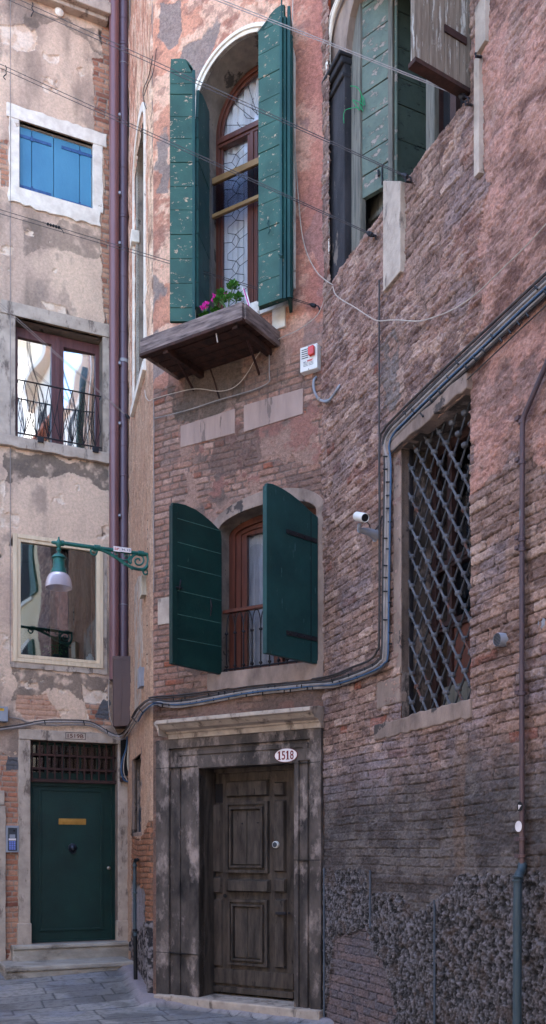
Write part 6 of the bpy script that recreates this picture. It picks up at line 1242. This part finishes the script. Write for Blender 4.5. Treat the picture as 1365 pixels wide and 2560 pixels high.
for i, (s0, s1, mm) in enumerate(((.2, .35, 'ink_blue'), (.42, .75, 'ink_red2'), (.42, .70, 'ink_red2'))): mb = MB(); mb.box(PF, a[0] + W_ * s0, a[0] + W_ * s1, z0_ + H2 * (.36 + .035 * (i % 2)), z0_ + H2 * (.375 + .035 * (i % 2)) + .002, 0, .0015); mb.build('print_line', MT[mm], t_)
for i in range(3): 
    for s0, s1 in ((.2, .46), (.5, .78)): mb = MB(); mb.box(PF, a[0] + W_ * s0, a[0] + W_ * s1, z0_ + H2 * (.20 + .055 * i), z0_ + H2 * (.215 + .055 * i), 0, .0015); mb.build('print_line', MT['plastic_dark'], t_)
for q in (.05, .95): mb = MB(); mb.lathe(PF.P(a[0] + W_ * .5, z0_ + H2 * q, 0), [(.007, 0), (.005, .003), (0, .004)], 8, axn(PF)); mb.build('screw', MT['chrome'], t_)

# --- planter box with flowers
pe = M.xy(696, 0.02); Bp = seg(pe, (1392 * 1.12, F), 605); PFp = Plane(Bp, M.D); dpth = math.hypot(pe[0] - Bp[0], pe[1] - Bp[1]); PSd = between(Bp, pe)
print('planter depth', dpth)
pl = thing('window_box', 'big weathered wooden window box on brackets under the tall arched window', 'planter', M.at(600, 860, .1))
a = PFp.uz(350, 834); b = PFp.uz(605, 793); zT = PFp.uz(605, 753)[1]; zB = b[1]; uA, uB = a[0], b[0]
mb = MB(); mb.box(PFp, uA, uB, zB, zT, -.035, 0); mb.build('front_board', MT['wood_planter'], pl, bevel=.005)
for uu in (uA, uB): 
    PE = Plane((PFp.P(uu, 0, 0).x, PFp.P(uu, 0, 0).y), PSd.D); mb = MB(); mb.box(PE, .036, dpth, zB, zT - .005, -.018, .018); mb.build('side_board', MT['wood_planter'], pl, bevel=.004)
dN = (pe[0] - Bp[0]) / dpth, (pe[1] - Bp[1]) / dpth
def PO(t): return Plane((PFp.O[0] + dN[0] * t, PFp.O[1] + dN[1] * t), PFp.D)
for i in range(5):
    t0 = .02 + i * (dpth - .03) / 5; P_ = PO(t0); mb = MB(); w_ = (dpth - .03) / 5 - .014; mb.box(P_, uA + .02, uB - .02, zB + .005, zB + .03, -w_, 0); mb.build('bottom_slat', MT['wood_under'], pl, bevel=.003)
mb = MB(); mb.box(PO(0), uA - .005, uB + .005, zB - .03, zB + .001, -.05, .006); mb.build('bottom_batten', MT['wood_under'], pl, bevel=.004)
mb = MB(); P_ = PO(dpth - .03); mb.box(P_, uA, uB, zB, zT - .03, -.02, .01); mb.build('back_board', MT['wood_under'], pl)
for uu, (ex, ey) in ((uA + .28, (485, 978)), (uB - .10, (648, 936))):
    PE = Plane((PFp.P(uu, 0, 0).x, PFp.P(uu, 0, 0).y), PSd.D); mb = MB(); mb.box(PE, .03, dpth, zB - .06, zB + .002, -.03, .03); mb.build('bearer', MT['wood_under'], pl, bevel=.005)
    q0 = PE.P(dpth * .35, zB - .04, 0); q1 = M.at(ex, ey, .0); mb = MB(); mb.tube([q0, q0.lerp(q1, .5) + Vector((0, 0, -.0)), q1], .013, 6); mb.build('bracket_strut', MT['iron_rust'], pl)
    mb = MB(); mb.tube([q0, PE.P(dpth, zB - .05, 0)], .012, 6); mb.build('bracket_arm', MT['iron_rust'], pl)
mb = MB(); mb.tube([M.at(519, 905, .02), M.at(535, 950, .02), M.at(548, 996, .03)], .008, 5); mb.build('bracket_strut', MT['iron_rust'], pl)
mb = MB(); mb.tube([PO(.05).at(542, 808), PO(.05).at(540, 830), PO(.05).at(544, 856)], .006, 5); tag(mb.build('string', MT['wire_white'], None, org_=PO(.05).at(542, 830)), 'short white string dangling from the underside of the window box', 'string')
mb = MB(); mb.box(PO(dpth * .5), uA + .05, uB - .05, zB + .03, zB + .14, -dpth * .35, dpth * .35); tag(mb.build('soil', MT['soil'], None, org_=PO(dpth * .5).P((uA + uB) / 2, zB, 0)), 'dark soil filling the wooden window box', 'soil')
def leafcard(mb, c, d, up, ln, wd):
    d = d.normalized(); s_ = d.cross(up).normalized() * wd; n = s_.cross(d).normalized() * wd * .3
    mb.add([c, c + d * ln * .35 + s_ - n, c + d * ln * .35 - s_ - n, c + d * ln * .75 + s_ * .8, c + d * ln * .75 - s_ * .8, c + d * ln, c + d * ln * .35 + n, c + d * ln * .75 + n * 1.2], [(0, 1, 6), (0, 6, 2), (1, 3, 7, 6), (6, 7, 4, 2), (3, 5, 7), (7, 5, 4)])
def rnd(a=1): return Vector((random.uniform(-a, a), random.uniform(-a, a), random.uniform(-a, a)))
def green_plant(name, lab, tops, basept):
    t_ = thing(name, lab, 'plant', basept); mb = MB(); ml = MB()
    for p, r in tops:
        mb.tube([basept + rnd(.02), basept.lerp(p, .6) + rnd(.015), p], .006, 5)
        for i in range(int(60 * r / .06)):
            v = rnd().normalized(); v.z = abs(v.z) * .9 - .2; c = p + v * r * random.uniform(.1, .9); leafcard(ml, c, v + Vector((0, 0, .3)) + rnd(.4), Vector((.3, .2, 1)), random.uniform(.025, .042), random.uniform(.010, .017))
    mb.build('stem', MT['stem'], t_); ml.build('leaves', MT['leaf'], t_)
pq = PO(dpth * .45)
green_plant('potted_plant_green', 'bright green succulent bush in the window box below the leaded pane', [(pq.at(582, 718), .06), (pq.at(552, 735), .05), (pq.at(594, 745), .05), (pq.at(570, 748), .05), (pq.at(548, 752), .05)], pq.at(572, 780))
def cyclamen(lab, spots, basept):
    t_ = thing('cyclamen', lab, 'flower', basept, 'magenta cyclamens in the window box'); ms, mp_, ml = MB(), MB(), MB()
    for p in spots:
        ms.tube([basept, basept.lerp(p, .6) + Vector((0, 0, .03)), p], .003, 5)
        for i in range(7): v = Vector((math.cos(i * .9) * .5, math.sin(i * .9) * .5, 1.0)) + rnd(.3); leafcard(mp_, p + rnd(.008), v, Vector((math.sin(i), math.cos(i), .1)), .036, .010)
    for i in range(16): v = rnd(); v.z = abs(v.z) * .4; leafcard(ml, basept + rnd(.02) + Vector((0, 0, .03)), v, Vector((0, 0, 1)), .06, .022)
    ms.build('stem', MT['stem'], t_); mp_.build('petals', MT['petal'], t_); ml.build('leaves', MT['leaf'], t_)
cyclamen('low magenta cyclamen at the left end of the flowers in the window box', [pq.at(x, y) for x, y in ((511, 765), (518, 762), (506, 775), (514, 772))], pq.at(514, 800))
cyclamen('taller magenta cyclamen right against the green succulent', [pq.at(x, y) for x, y in ((536, 745), (540, 752), (533, 754), (562, 742), (568, 744))], pq.at(540, 785))
t_ = thing('plant_sticks', 'pink and white plant sticks leaning at the right end of the window box', 'sticks', pq.at(618, 760))
for (x0, y0_, x1, y1_, mm) in ((606, 718, 622, 768, 'plastic_white'), (609, 722, 624, 770, 'petal'), (616, 730, 626, 768, 'plastic_white')): mb = MB(); mb.tube([pq.at(x1, y1_), pq.at(x0, y0_)], .006, 5); mb.build('stick', MT[mm], t_)
t_ = thing('small_dish', 'small dark dish on a rod at the right end of the window box', 'dish', pq.at(660, 760))
mb = MB(); mb.lathe(PO(dpth * .7).at(657, 756), [(.06, .012), (.055, 0), (.01, -.008), (0, -.008)], 20, (.15, -.5, .9)); mb.build('dish', MT['plastic_dark'], t_, smooth=True); mb = MB(); mb.tube([PO(dpth * .7).at(657, 757), PO(dpth * .7).at(648, 775)], .005, 5); mb.build('rod', MT['iron_dark'], t_)

# --- security camera
nc = .32; Pc = R.xy(905, nc)
t_ = wallthing('security_camera', 'white bullet camera with dark lens on an arm left of the cable bundle', 'camera', R, 945, 1335)
ca = R.at(943, 1340, .02); cb = R.at(897, 1325, .22); mb = MB(); mb.tube([ca, ca.lerp(cb, .5) + Vector((0, 0, .01)), cb], [.045, .03, .02], 10); mb.lathe(ca, [(.05, -.01), (.05, .02)], 14, axn(R)); mb.tube([cb, R.at(899, 1310, .23)], .016, 8); mb.build('bracket', MT['plastic_grey'], t_, smooth=True)
cc_ = R.at(900, 1292, .24); fd = (Vector((0, 0, EYE)) - cc_).normalized() + Vector((.42, 0, -.08)); fd.normalize(); mb = MB(); mb.lathe(cc_ - fd * .09, [(.0, .02), (.033, .02), (.036, .03), (.036, .19), (.033, .20), (.030, .19), (0, .188)], 20, fd); mb.build('body', MT['plastic_white'], t_, smooth=True)
mb = MB(); mb.lathe(cc_ + fd * .099, [(.030, 0), (.028, .004), (0, .006)], 18, fd); mb.build('lens', MT['cable_black'], t_, smooth=True)
mb = MB(); mb.tube(smooth_pts([R.at(914, 1303, .2), R.at(922, 1310, .14), R.at(927, 1325, .08), R.at(928, 1335, .04)], 5), .005, 5); mb.tube(smooth_pts([R.at(928, 1332, .05), R.at(940, 1322, .05), R.at(952, 1305, .03), R.at(955, 1290, .03)], 5), .005, 5); mb.build('cable', MT['cable_dark'], t_)

# --- right wall pipes and fittings
t_ = wallthing('gas_pipe', 'thin rusty pipe with clamps and a slanting top on the right brick wall', 'pipe', R, 1304, 2150)
def rp(x, y, n=.07): return R.at(x, y, n)
mb = MB(); mb.tube([rp(1305, 2190), rp(1304.5, 1700), rp(1305, 1300), rp(1306, 1062), rp(1308, 1046), rp(1316, 1026), rp(1368, 905), rp(1420, 780), rp(1500, 590)], .0165, 12); mb.build('pipe', MT['pipe_thin'], t_, smooth=True)
for y in (1055, 1157, 1350, 1375, 1735, 2098, 2140): mb = MB(); mb.lathe(rp(1305, y), [(.018, -.012), (.022, -.009), (.022, .009), (.018, .012)], 14); mb.box(R, R.pu(1305)[0] + .01, R.pu(1305)[0] + .05, R.uz(1305, y)[1] - .012, R.uz(1305, y)[1] + .012, .0, .065); mb.build('clamp', MT['pipe_thin'], t_)
mb = MB(); mb.lathe(R.at(1313, 2168, .02), [(.022, 0), (.026, .03), (.018, .05), (0, .052)], 16, axn(R)); mb.build('cap', MT['iron_dark'], t_, smooth=True)
t_ = wallthing('downpipe', 'thick grey teal steel pipe on the rough dado below the thin rusty pipe', 'drainpipe', R, 1293, 2500)
mb = MB(); r_ = .027; mb.tube(smooth_pts([R.at(1306, 2160, .06), R.at(1304, 2175, .08), R.at(1297, 2188, .12), R.at(1294, 2205, .14)], 5) + [R.at(1293, 2300, .14), R.at(1293, 2640, .14)], r_, 16); mb.build('pipe', MT['pipe_steel'], t_, smooth=True)
for y in (2192, 2202): mb = MB(); mb.lathe(R.at(1294, y, .14), [(r_ + .001, -.006), (r_ + .006, -.004), (r_ + .006, .004), (r_ + .001, .006)], 18); mb.build('collar', MT['pipe_steel'], t_, smooth=True)
t_ = wallthing('sticker', 'round black and white sticker peeling off the thin pipe, the upper one', 'sticker', R, 1300, 2015, .08); mb = MB(); mb.lathe(R.at(1300, 2016, .085), [(.030, 0), (.030, .002), (0, .002)], 20, (R.N[0] * .8 - .3, R.N[1], 0)); mb.build('disc', MT['cable_black'], t_); mb = MB(); mb.pprism(R, [(1295, 2012), (1303, 2013), (1299, 2018), (1296, 2024)], .088, .091); mb.build('print', MT['enamel'], t_)
t_ = wallthing('sticker', 'round white and grey sticker on the thin pipe, the lower one', 'sticker', R, 1297, 2065, .08); mb = MB(); mb.lathe(R.at(1297, 2066, .085), [(.034, 0), (.034, .002), (0, .002)], 24, (R.N[0] * .9 - .1, R.N[1], 0)); mb.build('disc', MT['pipe_steel'], t_); mb = MB(); mb.pprism(R, [(1289, 2058), (1296, 2054), (1296, 2079), (1289, 2074)], .089, .092); mb.build('print', MT['enamel'], t_)
mb = MB(); mb.lathe(R.at(1297, 2066, .09), [(.030, 0), (.034, .002), (.034, .003)], 24, (R.N[0] * .9 - .1, R.N[1], 0)); mb.build('rim', MT['enamel'], t_)
t_ = wallthing('air_vent', 'short round metal vent with a slatted cover sticking out right of the grilled window', 'vent', R, 1257, 1602)
vc = R.at(1268, 1600, .0); va = Vector((R.N[0], R.N[1], -.05)).normalized(); mb = MB(); mb.lathe(vc, [(.044, 0), (.044, .075), (.042, .08), (.040, .075), (.040, .07), (0, .07)], 24, va); mb.build('duct', MT['plastic_grey'], t_, smooth=True)
mb = MB(); PV = Plane(((vc + va * .074).x, (vc + va * .074).y), R.D)
for i in range(9):
    h_ = -.036 + i * .009; w_ = math.sqrt(max(.04 ** 2 - h_ ** 2, 0)); mb.box(PV, -w_, w_, vc.z - .005 + h_ - .0022, vc.z - .005 + h_ + .0022, 0, .004)
mb.build('slats', MT['plastic_dark'], t_)
t_ = wallthing('vent_cap', 'small white round cap at the right edge of the brick wall', 'vent', R, 1363, 1557); mb = MB(); mb.lathe(R.at(1364, 1557, .0), [(.036, 0), (.036, .03), (.026, .036), (.02, .03), (0, .03)], 20, axn(R)); mb.build('cap', MT['plastic_grey'], t_, smooth=True)
# hooks in the wall
for x, y, lab in ((1205, 142, 'rusty iron hook sticking out of the wall right of the brown shutter'), (1180, 262, 'iron eye bolt where the topmost clothesline ends'), (1030, 455, 'iron hook holding the clothesline under the shutter'), (938, 590, 'iron hook on the worn sill below the wooden post')):
    mb = MB(); mb.tube([R.at(x, y, -.02), R.at(x - 4, y, .12), R.at(x - 16, y - 1, .16), R.at(x - 16, y - 9, .16)], .009, 6); tag(mb.build('wall_hook', MT['iron_dark'], None, org_=R.at(x, y, 0)), lab, 'hook', 'hooks in the rough brick wall')
# joint beads in the rough dado, straight seam above
mb = MB()
for x, y0_, y1_ in ((925, 2176, 2320), (1086, 2250, 2640), (810, 2170, 2600)): mb.tube([R.at(x, y0_, .045), R.at(x, y1_, .045)], .009, 6)
mb.build('joint_bead', MT['mortar_line'], H_R)
mb = MB(); mb.tube([R.at(948, 700, .07), R.at(948, 1090, .07)], .007, 6); tag(mb.build('cable', MT['cable_dark'], None, org_=R.at(948, 900, .03)), 'straight dark cable down the wall from the stone strip to the cable bend', 'cable')

# --- left edge fittings
t_ = wallthing('entry_phone', 'grey entry phone panel with a blue keypad left of the green door', 'intercom', L, 31, 2098, .03)
mb = MB(); mb.pbox(L, (15, 2064), (47.5, 2131), .0, .05); mb.build('housing', MT['plastic_grey'], t_, bevel=.004); mb = MB(); mb.pbox(L, (20, 2069), (43, 2127), .048, .053); mb.build('panel', MT['plastic_dark'], t_, bevel=.002)
mb = MB(); mb.pbox(L, (22, 2066), (43, 2070), .05, .065); mb.build('hood', MT['plastic_grey'], t_, bevel=.002); mb = MB(); mb.lathe(L.at(35.5, 2077, .053), [(.012, 0), (.009, .004), (0, .005)], 14, axn(L)); mb.build('lens', MT['cable_black'], t_)
mb = MB(); mb.pbox(L, (24, 2086), (38, 2095), .053, .055); mb.build('display', MT['glass_sky'] if False else MT['plastic_grey'], t_); mb = MB(); mb.pbox(L, (22, 2096), (40, 2101), .053, .056); mb.build('name_plate', MT['enamel'], t_)
MT['key_blue'] = mat('pale_blue_keys', (128, 142, 214), (112, 126, 200), 20)
for i in range(3):
    for j in range(5): mb = MB(); mb.pbox(L, (23 + i * 5.6, 2103 + j * 4.4), (27.4 + i * 5.6, 2106.4 + j * 4.4), .053, .057); mb.build('key', MT['key_blue'], t_)
t_ = wallthing('meter_cabinet', 'grey metal cabinet with a yellow sticker at the left edge above the cables', 'cabinet', L, 5, 1790, .05); mb = MB(); mb.pbox(L, (-40, 1763), (20, 1804), -.02, .10); mb.build('casing', MT['plastic_grey'], t_, bevel=.004)
mb = MB(); mb.pbox(L, (-20, 1769), (10, 1777), .10, .102); sk = mb.build('sticker', MT['yellow'], t_); q = L.uz(0, 1776, .102); text('10', L, q[0] - .0, q[1] + .004, .026, .1025, 'ink_brown', sk)
t_ = wallthing('vent_cap', 'pale round knob of an old fitting high on the plaster near the cornice', 'knob', L, 147, 34); mb = MB(); mb.lathe(L.at(147, 34, .0), [(.05, 0), (.055, .03), (.03, .05), (0, .055)], 18, axn(L)); mb.build('cap', MT['stone_white'], t_, smooth=True)
t_ = wallthing('door_tag', 'tiny blue plate on the edge of the green door jamb', 'plate', FC, 331, 2092); mb = MB(); mb.pbox(L, (326, 2082), (331, 2100), .04, .07); mb.build('plate', MT['cable_blue'], t_, bevel=.002)
t_ = wallthing('water_pipe', 'thin dark teal pipe with an elbow at the foot of the chamfered wall', 'pipe', FC, 340, 2440)
mb = MB(); wx = lambda x, y, n=.06: FC.at(x, y, n); mb.tube([wx(345, 2149, .0), wx(343, 2149, .06), wx(339, 2150, .10), wx(337, 2156, .10), wx(337, 2330, .10), wx(338, 2335, .10), wx(339, 2455, .10)], .020, 12); mb.build('pipe', MT['pipe_steel'], t_, smooth=True)
for y in (2164, 2232, 2325, 2338): mb = MB(); mb.lathe(wx(337.5, y, .10), [(.021, -.012), (.027, -.008), (.027, .008), (.021, .012)], 14); mb.build('collar', MT['iron_dark'] if y > 2300 else MT['pipe_steel'], t_, smooth=True)
mb = MB(); mb.tube([wx(338, 2340, .10), wx(339, 2456, .10)], .023, 12); mb.build('lower_pipe', MT['cable_black'], t_, smooth=True)
mb = MB(); mb.tube(smooth_pts([M.at(x, y, .04) for x, y in ((391, 122), (383, 180), (368, 215), (360, 240))] , 5), .004, 5)
mb.tube(smooth_pts([FC.at(x, y, .04) for x, y in ((382, 140), (372, 190), (358, 225), (360, 255), (366, 272))], 5), .0045, 5); tag(mb.build('cord', MT['cable_black'], None, org_=FC.at(372, 200, .04)), 'loose dark cord dangling above the gothic window', 'cord')
